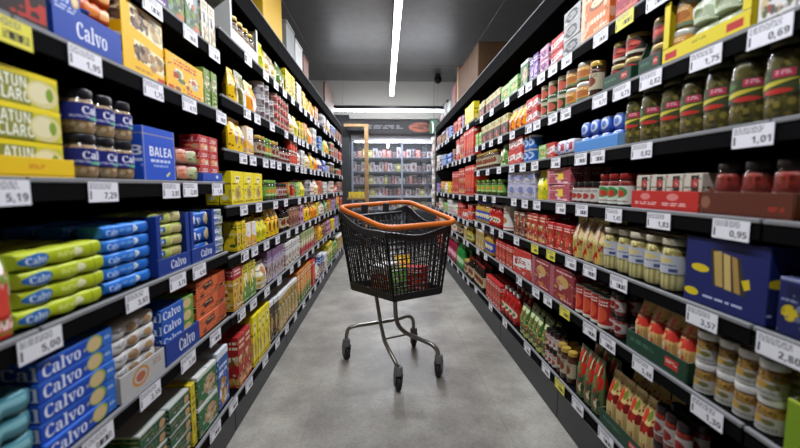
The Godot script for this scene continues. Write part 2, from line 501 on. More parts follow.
# ------------------------------------------------------------------ the goods: n name, k kind of pack, desc and s (long and short wording), c category, w h d size, art print, con what a jar holds
const PRINTS := {
	# --- fillings seen through glass
	"fill_fish": {"art": [["bg", "a98a62"], ["b", 60, 0, 0, 1, 1, ["c7a67a", "8a6a44", "d6bd93", "9c7a50"], 0.07]]},
	"fill_pickle": {"art": [["bg", "4e4818"], ["b", 90, 0, 0, 1, 1, ["756a24", "8a7c30", "443d12", "968638", "5c5420"], 0.05]]},
	"fill_asparagus": {"art": [["bg", "b0a25a"], ["v", 7, 0, 0, 1, 1, "d8cf96"], ["b", 20, 0, 0, 1, 0.3, ["c6b566", "a8923e"], 0.05]]},
	"fill_red": {"art": [["bg", "7d1a10"], ["b", 50, 0, 0, 1, 1, ["941f12", "6a130c", "a42b18"], 0.06]]},
	"fill_gold": {"art": [["bg", "9a7230"], ["b", 50, 0, 0, 1, 1, ["b98c3c", "80591e", "d0a650"], 0.06]]},
	"fill_green": {"art": [["bg", "45602a"], ["b", 50, 0, 0, 1, 1, ["587a34", "38501f", "73924a"], 0.06]]},
	"fill_brown": {"art": [["bg", "4a2414"], ["b", 50, 0, 0, 1, 1, ["5e3018", "371a0e", "6e3c22"], 0.06]]},
	"fill_cream": {"art": [["bg", "cdbf94"], ["b", 40, 0, 0, 1, 1, ["dcd0aa", "b8a673"], 0.07]]},
	# --- tuna side, close by
	"dark_multipack": {"n": "snack_multipack", "k": "carton", "c": "carton", "desc": "dark brown multipack carton", "s": "brown multipack", "w": 0.3, "h": 0.15, "d": 0.14, "art": [["bg", "2a1610"], ["b", 26, 0.25, 0.1, 0.55, 0.5, ["c4742a", "e09a3c", "8a4416"], 0.07], ["r", 0.7, 0.66, 0.28, 0.26, "b8281c"]]},
	"tuna_mini": {"n": "tuna_carton", "k": "carton", "c": "carton", "desc": "royal blue tuna carton", "s": "blue cartons", "w": 0.2, "h": 0.045, "d": 0.09, "big": true, "art": [["bg", "1f52b4"], ["t", "Calvo", 0.08, 0.12, 0.62, 0.86, "f2f4f8", 0.0, "s"], ["e", 0.82, 0.5, 0.13, 0.42, "d8a64a"], ["e", 0.82, 0.5, 0.09, 0.28, "e9d3a0"], ["sq", 0.08, 0.02, 0.5, 0.1, "8fb0e8"]]},
	"orange_film": {"n": "canned_mussel_pack", "k": "film", "c": "pack", "desc": "orange film-wrapped tin pack", "s": "orange packs", "w": 0.1, "h": 0.05, "d": 0.08, "art": [["bg", "c4541a"], ["e", 0.3, 0.5, 0.22, 0.35, "e2823a"], ["e", 0.75, 0.45, 0.18, 0.3, "f0b070"], ["r", 0.0, 0.75, 0.3, 0.2, "1f52b4"]]},
	"yellow_food_box": {"n": "rice_dish_carton", "k": "carton", "c": "carton", "desc": "tall yellow carton picturing dishes", "s": "yellow carton", "w": 0.22, "h": 0.205, "d": 0.16, "big": true, "art": [["bg", "f0bc0a"], ["p", "efe2b8", 0.2, 0.02, 0.98, 0.02, 0.98, 0.42, 0.2, 0.34], ["b", 30, 0.25, 0.1, 0.35, 0.2, ["8a6a52", "c8a882", "5c4636"], 0.05], ["b", 24, 0.62, 0.08, 0.32, 0.25, ["e8d8a8", "d8b87a"], 0.05], ["p", "efe2b8", 0.26, 0.5, 0.98, 0.56, 0.98, 0.86, 0.26, 0.76], ["b", 30, 0.3, 0.56, 0.3, 0.18, ["7a5a46", "c09a70", "4a3428"], 0.05], ["b", 24, 0.62, 0.6, 0.3, 0.2, ["d8b070", "b88a54", "e8d8a8"], 0.05], ["r", 0.8, 0.9, 0.18, 0.08, "c82a1e"], ["sq", 0.26, 0.88, 0.4, 0.08, "c8870a"]]},
	"yellow_tray_box": {"n": "ready_meal_carton", "k": "carton", "c": "carton", "desc": "low yellow carton with pictures", "s": "low carton", "w": 0.17, "h": 0.13, "d": 0.14, "art": [["bg", "efb60a"], ["e", 0.3, 0.5, 0.12, 0.16, "e8e2cc"], ["e", 0.3, 0.5, 0.07, 0.1, "7a8a4a"], ["e", 0.7, 0.55, 0.12, 0.16, "e8e2cc"], ["e", 0.7, 0.55, 0.07, 0.1, "b86a3a"], ["sq", 0.2, 0.12, 0.6, 0.2, "c23a1a"], ["r", 0.05, 0.86, 0.12, 0.1, "c82a1e"]]},
	"olive_carton": {"n": "olive_carton", "k": "carton", "c": "carton", "desc": "olive green carton with window", "s": "olive cartons", "w": 0.1, "h": 0.155, "d": 0.1, "art": [["bg", "74903a"], ["r", 0.3, 0.2, 0.6, 0.36, "dcd8bc"], ["b", 14, 0.34, 0.24, 0.5, 0.28, ["8a6a42", "6c7a34", "b89a5c"], 0.06], ["r", 0.3, 0.62, 0.6, 0.3, "4c6a24"], ["sq", 0.34, 0.66, 0.5, 0.2, "dfe8b8"]]},
	"herb_carton": {"n": "herb_carton", "k": "carton", "c": "carton", "desc": "dark green herb carton", "s": "green cartons", "w": 0.11, "h": 0.19, "d": 0.1, "art": [["bg", "4c6a2a"], ["e", 0.35, 0.35, 0.3, 0.2, "e8e4dc"], ["b", 24, 0.1, 0.5, 0.8, 0.3, ["7a9a42", "2c4416", "8aa85a"], 0.06], ["r", 0.6, 0.05, 0.3, 0.5, "8a98a0"], ["r", 0.7, 0.85, 0.28, 0.12, "c8641e"]]},
	"cream_card": {"n": "stock_cube_carton", "k": "carton", "c": "carton", "desc": "cream carton with purple badge", "s": "cream cartons", "w": 0.12, "h": 0.17, "d": 0.08, "art": [["bg", "ddd6bf"], ["r", 0.3, 0.32, 0.24, 0.24, "4a3a7c"], ["b", 12, 0.2, 0.62, 0.6, 0.25, ["c8a878", "b0885c"], 0.06], ["sq", 0.15, 0.08, 0.7, 0.2, "9c8f74"], ["r", 0.0, 0.9, 1, 0.1, "e4cf7a"]]},
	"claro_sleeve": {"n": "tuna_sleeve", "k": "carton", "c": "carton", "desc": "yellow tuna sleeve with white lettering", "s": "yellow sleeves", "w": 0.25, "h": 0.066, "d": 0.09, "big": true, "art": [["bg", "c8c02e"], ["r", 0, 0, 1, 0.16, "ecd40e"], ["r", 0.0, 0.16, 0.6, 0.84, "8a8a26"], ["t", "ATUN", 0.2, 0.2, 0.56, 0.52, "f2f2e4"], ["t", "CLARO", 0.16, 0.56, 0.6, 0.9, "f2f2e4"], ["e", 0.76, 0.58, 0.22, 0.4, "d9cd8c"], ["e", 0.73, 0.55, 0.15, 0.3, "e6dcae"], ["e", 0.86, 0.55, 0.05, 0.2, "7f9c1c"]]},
	"tuna_jar": {"n": "tuna_jar", "k": "jar", "c": "jar", "desc": "tuna jar with navy label", "s": "tuna jars", "w": 0.072, "h": 0.112, "d": 0.072, "big": true, "con": "fill_fish", "lid": "1c1c22", "lab": [0.3, 0.68], "art": [["bg", "232a7c"], ["t", "Calvo", 0.3, 0.16, 0.95, 0.62, "f4f4f8", 0.0, "s"], ["e", 0.62, 0.84, 0.2, 0.1, "5fae8a"], ["sq", 0.08, 0.7, 0.4, 0.16, "c8cbe8"]]},
	"balea": {"n": "sardine_carton", "k": "carton", "c": "carton", "desc": "tall cobalt blue sardine carton", "s": "cobalt carton", "w": 0.2, "h": 0.168, "d": 0.1, "big": true, "art": [["bg", "2253c4"], ["r", 0, 0.14, 1, 0.012, "c9b25a"], ["r", 0.04, 0, 0.012, 1, "c9b25a"], ["r", 0.96, 0, 0.012, 1, "c9b25a"], ["t", "BALEA", 0.2, 0.36, 0.88, 0.54, "f0f2f8"], ["sq", 0.22, 0.6, 0.6, 0.1, "c9d4f0"], ["sq", 0.3, 0.7, 0.44, 0.08, "9db4ea"], ["p", "d8e070", 0.66, 0.9, 0.78, 0.82, 0.8, 0.85, 0.7, 0.93]]},
	"salad_pack": {"n": "salad_cup_pack", "k": "film", "c": "pack", "desc": "two-cup salad pack", "s": "salad packs", "w": 0.2, "h": 0.062, "d": 0.1, "lobes": 2, "art": [["bg", "c89a86"], ["e", 0.25, 0.5, 0.2, 0.34, "d8825e"], ["b", 12, 0.1, 0.25, 0.3, 0.5, ["e8a880", "b85a3a", "f0d0b0"], 0.06], ["e", 0.72, 0.5, 0.22, 0.38, "a8b480"], ["b", 12, 0.58, 0.25, 0.3, 0.5, ["6c8a3c", "e8e0c8", "c85a3c"], 0.06], ["r", 0, 0.02, 1, 0.12, "6a2420"]]},
	"red_snack": {"n": "pate_pack", "k": "carton", "c": "carton", "desc": "red pack with food picture", "s": "red packs", "w": 0.11, "h": 0.06, "d": 0.08, "art": [["bg", "c23a34"], ["r", 0.08, 0.1, 0.84, 0.4, "b01c24"], ["t", "I", 0.2, 0.16, 0.24, 0.44, "f0d8d0"], ["sq", 0.3, 0.18, 0.5, 0.28, "f4e4dc"], ["e", 0.4, 0.74, 0.22, 0.2, "e8a070"], ["e", 0.74, 0.74, 0.14, 0.18, "d8d2b8"]]},
	"red_bag": {"n": "legume_bag", "k": "bag", "c": "bag", "desc": "red bag with white heart print", "s": "red bag", "w": 0.2, "h": 0.23, "d": 0.1, "art": [["bg", "b0281e"], ["e", 0.5, 0.38, 0.3, 0.12, "e8e2dc"], ["e", 0.6, 0.66, 0.24, 0.14, "d8483a"], ["r", 0.8, 0, 0.2, 1, "7a8a2a"], ["sq", 0.1, 0.84, 0.6, 0.1, "f0d0c8"]]},
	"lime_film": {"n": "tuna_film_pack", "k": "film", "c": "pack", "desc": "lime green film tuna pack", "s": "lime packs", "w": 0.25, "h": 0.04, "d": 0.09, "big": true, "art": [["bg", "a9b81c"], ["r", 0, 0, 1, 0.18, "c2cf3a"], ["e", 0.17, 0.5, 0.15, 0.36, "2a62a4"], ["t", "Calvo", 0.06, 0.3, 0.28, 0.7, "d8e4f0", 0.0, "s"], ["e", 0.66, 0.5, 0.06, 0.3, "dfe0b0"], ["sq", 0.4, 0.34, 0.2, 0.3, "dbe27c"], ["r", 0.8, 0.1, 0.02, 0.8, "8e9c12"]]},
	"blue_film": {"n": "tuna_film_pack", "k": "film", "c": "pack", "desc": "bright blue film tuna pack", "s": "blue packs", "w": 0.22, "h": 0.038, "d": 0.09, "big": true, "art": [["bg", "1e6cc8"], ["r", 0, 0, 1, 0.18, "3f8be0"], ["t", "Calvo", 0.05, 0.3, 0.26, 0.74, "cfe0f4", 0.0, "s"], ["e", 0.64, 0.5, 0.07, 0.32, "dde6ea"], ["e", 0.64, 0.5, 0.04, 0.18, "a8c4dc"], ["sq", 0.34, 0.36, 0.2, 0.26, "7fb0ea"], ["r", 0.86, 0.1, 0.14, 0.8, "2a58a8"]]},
	"lime_white": {"n": "tuna_film_pack", "k": "film", "c": "pack", "desc": "pale lime tuna pack", "s": "pale packs", "w": 0.16, "h": 0.042, "d": 0.09, "big": true, "art": [["bg", "b4bc5c"], ["r", 0.04, 0.2, 0.36, 0.5, "2f5f9c"], ["t", "Calvo", 0.08, 0.28, 0.36, 0.64, "e4ecf4", 0.0, "s"], ["e", 0.72, 0.52, 0.22, 0.36, "d6cf98"], ["e", 0.72, 0.52, 0.14, 0.24, "c2b478"]]},
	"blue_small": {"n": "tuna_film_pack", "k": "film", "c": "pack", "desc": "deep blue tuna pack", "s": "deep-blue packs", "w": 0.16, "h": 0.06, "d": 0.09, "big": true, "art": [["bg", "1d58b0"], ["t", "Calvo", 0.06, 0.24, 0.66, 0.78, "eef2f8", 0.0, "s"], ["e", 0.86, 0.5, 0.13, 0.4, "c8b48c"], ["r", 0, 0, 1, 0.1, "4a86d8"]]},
	"white_blue": {"n": "sardine_pack", "k": "carton", "c": "carton", "desc": "flat white and blue pack", "s": "flat packs", "w": 0.14, "h": 0.032, "d": 0.09, "art": [["bg", "c3c8d2"], ["r", 0.05, 0.2, 0.5, 0.34, "3f5fa4"], ["sq", 0.1, 0.62, 0.7, 0.2, "5a688c"], ["r", 0.72, 0.15, 0.22, 0.6, "8fa45a"]]},
	"teal_film": {"n": "tuna_film_pack", "k": "film", "c": "pack", "desc": "teal film tuna pack", "s": "teal packs", "w": 0.22, "h": 0.048, "d": 0.09, "art": [["bg", "4f8a96"], ["e", 0.2, 0.5, 0.2, 0.3, "a0805a"], ["r", 0.5, 0.2, 0.4, 0.3, "7fb4bc"]]},
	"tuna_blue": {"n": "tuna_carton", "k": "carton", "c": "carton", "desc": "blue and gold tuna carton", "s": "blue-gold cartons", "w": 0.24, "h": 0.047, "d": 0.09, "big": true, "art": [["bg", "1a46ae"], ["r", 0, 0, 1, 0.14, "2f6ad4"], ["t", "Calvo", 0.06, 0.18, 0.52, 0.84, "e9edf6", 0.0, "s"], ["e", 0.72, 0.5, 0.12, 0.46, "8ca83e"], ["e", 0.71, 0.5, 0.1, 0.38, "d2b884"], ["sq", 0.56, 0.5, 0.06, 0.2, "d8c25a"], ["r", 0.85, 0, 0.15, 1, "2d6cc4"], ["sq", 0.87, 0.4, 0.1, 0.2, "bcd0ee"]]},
	"white_fish": {"n": "squid_pack", "k": "film", "c": "pack", "desc": "white tin pack with brown picture", "s": "white packs", "w": 0.17, "h": 0.042, "d": 0.09, "art": [["bg", "c9c7c4"], ["e", 0.42, 0.5, 0.08, 0.34, "a07850"], ["e", 0.78, 0.5, 0.07, 0.3, "b08c62"], ["b", 10, 0.1, 0.2, 0.8, 0.6, ["8a8a90", "d8d4cc", "a89a88"], 0.04], ["sq", 0.05, 0.2, 0.22, 0.3, "6a6a72"], ["r", 0.55, 0.7, 0.12, 0.2, "8c2a2a"]]},
	"blue_green_tuna": {"n": "tuna_carton", "k": "carton", "c": "carton", "desc": "blue and green tuna carton", "s": "blue-green cartons", "w": 0.2, "h": 0.047, "d": 0.09, "big": true, "art": [["bg", "1e56b4"], ["t", "Calvo", 0.06, 0.2, 0.56, 0.84, "eef2f8", 0.0, "s"], ["r", 0.66, 0, 0.34, 1, "6c9a32"], ["e", 0.78, 0.5, 0.13, 0.4, "d0b880"]]},
	"orange_carton": {"n": "preserve_carton", "k": "carton", "c": "carton", "desc": "orange carton with dark badge", "s": "orange cartons", "w": 0.2, "h": 0.075, "d": 0.11, "art": [["bg", "d4683a"], ["p", "4a1e16", 0.2, 0.3, 0.5, 0.16, 0.56, 0.5, 0.26, 0.62], ["sq", 0.28, 0.32, 0.22, 0.14, "f0d0b0"], ["r", 0.7, 0, 0.3, 1, "b84a22"], ["b", 16, 0.62, 0.55, 0.36, 0.4, ["8c9a3c", "e8b070", "c8502a"], 0.06]]},
	"green_tin": {"n": "green_tin_pack", "k": "carton", "c": "carton", "desc": "dark green pack with white edges", "s": "dark-green packs", "w": 0.15, "h": 0.05, "d": 0.11, "art": [["bg", "1f4a30"], ["r", 0, 0, 1, 0.16, "b8bcb4"], ["v", 6, 0.05, 0.3, 0.6, 0.55, "3a6a48"], ["e", 0.84, 0.6, 0.12, 0.26, "c8a070"]]},
	"yellow_divider": {"n": "yellow_carton", "k": "carton", "c": "carton", "desc": "slim yellow carton", "s": "slim carton", "w": 0.04, "h": 0.17, "d": 0.1, "art": [["bg", "dcc42a"], ["sq", 0.2, 0.2, 0.6, 0.3, "7a6a1a"]]},
	"green_food": {"n": "vegetable_carton", "k": "carton", "c": "carton", "desc": "green carton with food picture", "s": "food cartons", "w": 0.13, "h": 0.1, "d": 0.11, "art": [["bg", "2f6a3a"], ["e", 0.6, 0.55, 0.3, 0.3, "c8a078"], ["b", 14, 0.4, 0.35, 0.4, 0.4, ["d8b890", "9c6a40", "e0d0a0"], 0.06], ["r", 0, 0, 1, 0.14, "d8d8d0"]]},
	# --- generic kinds
	"yellow_bag": {"n": "snack_bag", "k": "bag", "c": "bag", "desc": "yellow bag with brown picture", "s": "yellow bags", "w": 0.12, "h": 0.17, "d": 0.07, "art": [["bg", "e8c01a"], ["e", 0.5, 0.62, 0.28, 0.22, "6a3c1c"], ["b", 14, 0.3, 0.5, 0.4, 0.3, ["a8703a", "d8a85a", "4a2814"], 0.06], ["sq", 0.2, 0.14, 0.6, 0.2, "b02a1c"]]},
	"olive_bag": {"n": "herb_bag", "k": "bag", "c": "bag", "desc": "dark olive bag", "s": "olive bags", "w": 0.12, "h": 0.18, "d": 0.06, "art": [["bg", "5a5a20"], ["e", 0.5, 0.5, 0.3, 0.24, "8a7a34"], ["b", 16, 0.25, 0.4, 0.5, 0.4, ["3a4014", "b8a050", "6a6a28"], 0.06], ["sq", 0.2, 0.12, 0.6, 0.16, "d8d09a"]]},
	"orange_bag": {"n": "crisp_bag", "k": "bag", "c": "bag", "desc": "orange and yellow bag", "s": "orange bags", "w": 0.11, "h": 0.17, "d": 0.07, "art": [["bg", "e8941a"], ["r", 0, 0, 1, 0.4, "ecc026"], ["e", 0.5, 0.68, 0.3, 0.2, "c8501e"], ["sq", 0.2, 0.14, 0.6, 0.2, "8c2412"]]},
	"cream_bag": {"n": "flour_bag", "k": "bag", "c": "bag", "desc": "cream paper bag", "s": "cream bags", "w": 0.12, "h": 0.17, "d": 0.08, "art": [["bg", "e2dcc2"], ["r", 0, 0.55, 1, 0.2, "d4b65a"], ["e", 0.5, 0.35, 0.24, 0.14, "b87a4a"], ["sq", 0.2, 0.8, 0.6, 0.14, "8a7f66"]]},
	"white_bag": {"n": "sugar_bag", "k": "bag", "c": "bag", "desc": "white bag with small print", "s": "white bags", "w": 0.11, "h": 0.15, "d": 0.08, "art": [["bg", "dcdcd8"], ["e", 0.5, 0.45, 0.26, 0.14, "8a9a6a"], ["sq", 0.2, 0.15, 0.6, 0.16, "5a4a4a"], ["r", 0.1, 0.72, 0.8, 0.1, "c05a3a"]]},
	"white_purple_bag": {"n": "cracker_bag", "k": "bag", "c": "bag", "desc": "white and violet bag", "s": "violet bags", "w": 0.12, "h": 0.15, "d": 0.07, "art": [["bg", "d8d4dc"], ["r", 0, 0.55, 1, 0.3, "5a4a9c"], ["e", 0.5, 0.4, 0.3, 0.18, "e8c03a"]]},
	"green_bag": {"n": "salad_bag", "k": "bag", "c": "bag", "desc": "green bag with leaf print", "s": "green bags", "w": 0.12, "h": 0.17, "d": 0.07, "art": [["bg", "4f7a2c"], ["b", 18, 0.15, 0.3, 0.7, 0.5, ["86a84a", "b8c870", "c8502e", "e0d8b0"], 0.07], ["sq", 0.2, 0.1, 0.6, 0.14, "e4ecd0"]]},
	"tomato_bag": {"n": "dried_tomato_bag", "k": "bag", "c": "bag", "desc": "bag picturing tomatoes and leaves", "s": "tomato bags", "w": 0.12, "h": 0.19, "d": 0.07, "art": [["bg", "b8a468"], ["b", 26, 0.05, 0.05, 0.9, 0.45, ["a06a5c", "d8c08a", "c89878", "7a8a3a"], 0.08], ["b", 12, 0.1, 0.6, 0.8, 0.35, ["b02a1c", "d8b848", "c43a24"], 0.08]]},
	"pasta_bag": {"n": "pasta_bag", "k": "bag", "c": "bag", "desc": "beige pasta bag with red label", "s": "pasta bags", "w": 0.1, "h": 0.19, "d": 0.08, "art": [["bg", "c8a468"], ["v", 6, 0.05, 0.05, 0.9, 0.9, "b48c4c"], ["r", 0.05, 0.3, 0.9, 0.22, "a82a20"], ["e", 0.5, 0.22, 0.16, 0.08, "c83a26"], ["r", 0.1, 0.56, 0.36, 0.2, "d8cfc0"]]},
	"pasta_pale_bag": {"n": "pasta_bag", "k": "bag", "c": "bag", "desc": "pale pasta bag with tomato picture", "s": "pale pasta", "w": 0.1, "h": 0.2, "d": 0.08, "art": [["bg", "cdb67c"], ["v", 5, 0.05, 0.05, 0.9, 0.9, "bfa466"], ["e", 0.35, 0.28, 0.22, 0.1, "b83a22"], ["e", 0.68, 0.26, 0.14, 0.08, "6a7a2a"], ["r", 0, 0.4, 1, 0.16, "8a1e18"]]},
	"red_green_bag": {"n": "sauce_pouch", "k": "bag", "c": "pouch", "desc": "red and green sauce pouch", "s": "sauce pouches", "w": 0.09, "h": 0.24, "d": 0.06, "art": [["bg", "5a6a3c"], ["b", 16, 0.1, 0.02, 0.8, 0.96, ["b02218", "c83a28", "d8d0a8"], 0.12], ["r", 0.1, 0.62, 0.8, 0.1, "2f4a2c"]]},
	"mixed_green_bag": {"n": "chilli_pouch", "k": "bag", "c": "pouch", "desc": "green and yellow spice pouch", "s": "spice pouches", "w": 0.09, "h": 0.2, "d": 0.06, "art": [["bg", "3c5a28"], ["b", 22, 0.05, 0.05, 0.9, 0.9, ["8aa03c", "c8b83a", "b0301e", "26401a"], 0.08], ["r", 0.1, 0.1, 0.8, 0.14, "c8cf9a"]]},
	"lemon_bag": {"n": "lemon_sweet_bag", "k": "bag", "c": "bag", "desc": "yellow and green lemon bag", "s": "lemon bags", "w": 0.1, "h": 0.17, "d": 0.06, "art": [["bg", "d8c81c"], ["b", 18, 0.05, 0.3, 0.9, 0.6, ["5a8a1e", "e8dc3a", "a8b818"], 0.1]]},
	"pouch_white_green": {"n": "vegetable_pouch", "k": "bag", "c": "pouch", "desc": "white and green clear pouch", "s": "clear pouches", "w": 0.14, "h": 0.14, "d": 0.08, "art": [["bg", "b4bfa0"], ["e", 0.5, 0.42, 0.4, 0.26, "d6dcc6"], ["b", 12, 0.2, 0.3, 0.6, 0.5, ["8fa066", "e4e6da", "a7b584"], 0.1]]},
	"yellow_carton": {"n": "infusion_carton", "k": "carton", "c": "carton", "desc": "upright yellow carton", "s": "yellow cartons", "w": 0.09, "h": 0.15, "d": 0.07, "art": [["bg", "e6c81e"], ["e", 0.5, 0.6, 0.24, 0.22, "8a5a24"], ["e", 0.5, 0.58, 0.16, 0.14, "e4d6a8"], ["sq", 0.2, 0.12, 0.6, 0.18, "3a5a2a"]]},
	"yellow_tall": {"n": "biscuit_carton", "k": "carton", "c": "carton", "desc": "bright yellow cake-mix carton", "s": "cake cartons", "w": 0.13, "h": 0.165, "d": 0.06, "art": [["bg", "ecd81a"], ["p", "f4ecc0", 0.3, 0.14, 0.7, 0.14, 0.64, 0.34, 0.36, 0.34], ["sq", 0.36, 0.18, 0.28, 0.12, "7a6a20"], ["e", 0.5, 0.66, 0.26, 0.22, "c8b45c"], ["e", 0.5, 0.66, 0.16, 0.14, "a8864a"], ["r", 0.1, 0.9, 0.8, 0.06, "a88a12"]]},
	"yellow_white": {"n": "cracker_carton", "k": "carton", "c": "carton", "desc": "yellow and white slanted carton", "s": "slanted carton", "w": 0.12, "h": 0.15, "d": 0.1, "art": [["bg", "e0a82a"], ["p", "e6e4e2", 0.1, 0.02, 0.98, 0.02, 0.98, 0.66, 0.1, 0.5], ["sq", 0.2, 0.82, 0.6, 0.1, "8c4a14"]]},
	"yellow_red": {"n": "cocoa_carton", "k": "carton", "c": "carton", "desc": "yellow carton with red top", "s": "red-topped cartons", "w": 0.15, "h": 0.27, "d": 0.1, "art": [["bg", "d6ac3c"], ["r", 0, 0, 1, 0.26, "a82030"], ["sq", 0.14, 0.05, 0.7, 0.16, "f0d8d0"], ["b", 34, 0.1, 0.32, 0.8, 0.62, ["e8d48a", "a8742a", "c89a3a", "8a5a20"], 0.05]]},
	"yellow_green": {"n": "rice_carton", "k": "carton", "c": "carton", "desc": "yellow and green rice carton", "s": "rice cartons", "w": 0.11, "h": 0.22, "d": 0.08, "art": [["bg", "d8c236"], ["p", "5c8a3a", 0, 0.7, 1, 0.5, 1, 1, 0, 1], ["e", 0.5, 0.4, 0.24, 0.2, "efe6c2"], ["sq", 0.15, 0.1, 0.6, 0.16, "3c5a1e"]]},
	"red_carton": {"n": "tomato_carton", "k": "carton", "c": "carton", "desc": "red tomato carton", "s": "red cartons", "w": 0.08, "h": 0.15, "d": 0.07, "art": [["bg", "b01e1c"], ["e", 0.5, 0.6, 0.26, 0.18, "d84a30"], ["r", 0.42, 0.38, 0.16, 0.06, "4a7a2a"], ["sq", 0.15, 0.12, 0.7, 0.18, "f0dcd0"]]},
	"red_tall": {"n": "red_tall_carton", "k": "carton", "c": "carton", "desc": "tall scarlet carton", "s": "scarlet cartons", "w": 0.12, "h": 0.28, "d": 0.08, "art": [["bg", "c02a1e"], ["v", 4, 0.1, 0.3, 0.8, 0.5, "dc6a3c"], ["sq", 0.15, 0.08, 0.7, 0.14, "f4e0d0"], ["e", 0.5, 0.84, 0.3, 0.1, "8a1410"]]},
	"red_gold": {"n": "nougat_carton", "k": "carton", "c": "carton", "desc": "red carton with gold picture", "s": "red-gold cartons", "w": 0.1, "h": 0.16, "d": 0.08, "art": [["bg", "aa2420"], ["b", 20, 0.1, 0.4, 0.8, 0.5, ["d8a03c", "e8c870", "a0601e"], 0.07], ["sq", 0.15, 0.1, 0.7, 0.2, "f0dcb8"]]},
	"red_white": {"n": "rusk_carton", "k": "carton", "c": "carton", "desc": "red and white carton", "s": "red-white cartons", "w": 0.09, "h": 0.1, "d": 0.08, "art": [["bg", "c03428"], ["p", "e6e2de", 0, 0.36, 1, 0.2, 1, 0.6, 0, 0.76], ["sq", 0.15, 0.4, 0.6, 0.16, "a02018"]]},
	"magenta_carton": {"n": "tea_carton", "k": "carton", "c": "carton", "desc": "crimson tea carton", "s": "crimson carton", "w": 0.16, "h": 0.14, "d": 0.1, "art": [["bg", "9c1c34"], ["sq", 0.1, 0.2, 0.8, 0.4, "c85a6a"], ["r", 0, 0.85, 1, 0.06, "d87a4a"]]},
	"orange_tall": {"n": "wafer_carton", "k": "carton", "c": "carton", "desc": "tall orange carton with biscuits", "s": "tall carton", "w": 0.2, "h": 0.25, "d": 0.08, "art": [["bg", "d06a24"], ["r", 0, 0, 0.16, 1, "e8b898"], ["e", 0.6, 0.3, 0.3, 0.12, "7a3c1c"], ["e", 0.6, 0.28, 0.26, 0.09, "dcb890"], ["e", 0.6, 0.48, 0.3, 0.1, "8a4a22"], ["e", 0.6, 0.46, 0.24, 0.07, "e4c8a0"], ["sq", 0.25, 0.7, 0.6, 0.14, "f0d8b8"]]},
	"silver_box": {"n": "square_tin", "k": "carton", "c": "tin", "desc": "square silver tin with black disc", "s": "silver tins", "w": 0.1, "h": 0.07, "d": 0.08, "art": [["bg", "a2a2a0"], ["e", 0.5, 0.5, 0.36, 0.38, "26262a"], ["e", 0.5, 0.5, 0.22, 0.24, "8a8a86"], ["r", 0, 0, 1, 0.06, "c6c6c4"]]},
	"pink_carton": {"n": "pink_carton", "k": "carton", "c": "carton", "desc": "pink and violet carton", "s": "pink cartons", "w": 0.09, "h": 0.08, "d": 0.08, "art": [["bg", "b87a96"], ["e", 0.5, 0.55, 0.28, 0.26, "6a2a6c"], ["sq", 0.15, 0.1, 0.7, 0.18, "f0e0e8"]]},
	"purple_carton": {"n": "chocolate_carton", "k": "carton", "c": "carton", "desc": "purple carton", "s": "purple cartons", "w": 0.1, "h": 0.15, "d": 0.08, "art": [["bg", "5c2f7c"], ["e", 0.5, 0.62, 0.3, 0.2, "b09ac8"], ["sq", 0.15, 0.12, 0.7, 0.2, "e8def0"]]},
	"lime_carton": {"n": "soup_carton", "k": "carton", "c": "carton", "desc": "light green soup carton", "s": "lime cartons", "w": 0.11, "h": 0.12, "d": 0.09, "art": [["bg", "86b45a"], ["e", 0.5, 0.55, 0.32, 0.26, "5c8a34"], ["e", 0.5, 0.55, 0.22, 0.18, "c8b06a"], ["sq", 0.12, 0.1, 0.76, 0.18, "eaf2d8"]]},
	"beige_dots": {"n": "broth_carton", "k": "carton", "c": "carton", "desc": "dark carton with red dot", "s": "dotted cartons", "w": 0.11, "h": 0.1, "d": 0.08, "art": [["bg", "38392a"], ["r", 0, 0, 1, 0.4, "c6b880"], ["b", 14, 0, 0, 1, 0.36, ["a89858", "e0d4a0", "8a9a5a"], 0.07], ["e", 0.5, 0.72, 0.14, 0.16, "cf3a44"]]},
	"blue_white": {"n": "cheese_pack", "k": "film", "c": "pack", "desc": "blue and white snack pack", "s": "blue-white packs", "w": 0.11, "h": 0.07, "d": 0.08, "lobes": 1, "art": [["bg", "2f5ab8"], ["e", 0.5, 0.5, 0.34, 0.34, "c4cfe4"], ["e", 0.5, 0.5, 0.2, 0.2, "5a78c0"], ["sq", 0.2, 0.04, 0.6, 0.12, "dfe6f4"]]},
	"white_blue_red": {"n": "cracker_pack", "k": "film", "c": "pack", "desc": "white pack with blue swirl", "s": "swirl packs", "w": 0.12, "h": 0.08, "d": 0.08, "lobes": 1, "art": [["bg", "cfcfdc"], ["e", 0.4, 0.5, 0.3, 0.3, "3a54a8"], ["e", 0.46, 0.5, 0.2, 0.2, "d8d8e4"], ["r", 0.66, 0.2, 0.24, 0.5, "b03044"]]},
	"lilac_pack": {"n": "serviette_pack", "k": "carton", "c": "pack", "desc": "pale lilac pack", "s": "lilac packs", "w": 0.11, "h": 0.09, "d": 0.1, "art": [["bg", "b4b2c6"], ["e", 0.5, 0.4, 0.3, 0.24, "6a76a8"], ["b", 12, 0.15, 0.55, 0.7, 0.35, ["e4e2ec", "8a8ab0", "a89a6a"], 0.07]]},
	"lilac_carton": {"n": "cereal_carton", "k": "carton", "c": "carton", "desc": "lilac cereal carton", "s": "lilac cartons", "w": 0.11, "h": 0.2, "d": 0.07, "art": [["bg", "a89cb8"], ["p", "7a5a7c", 0, 0, 1, 0, 1, 0.2, 0, 0.3], ["e", 0.5, 0.62, 0.34, 0.24, "d8c8a0"], ["b", 14, 0.25, 0.5, 0.5, 0.3, ["8a5a34", "e8dcb8", "5a6aa8"], 0.07]]},
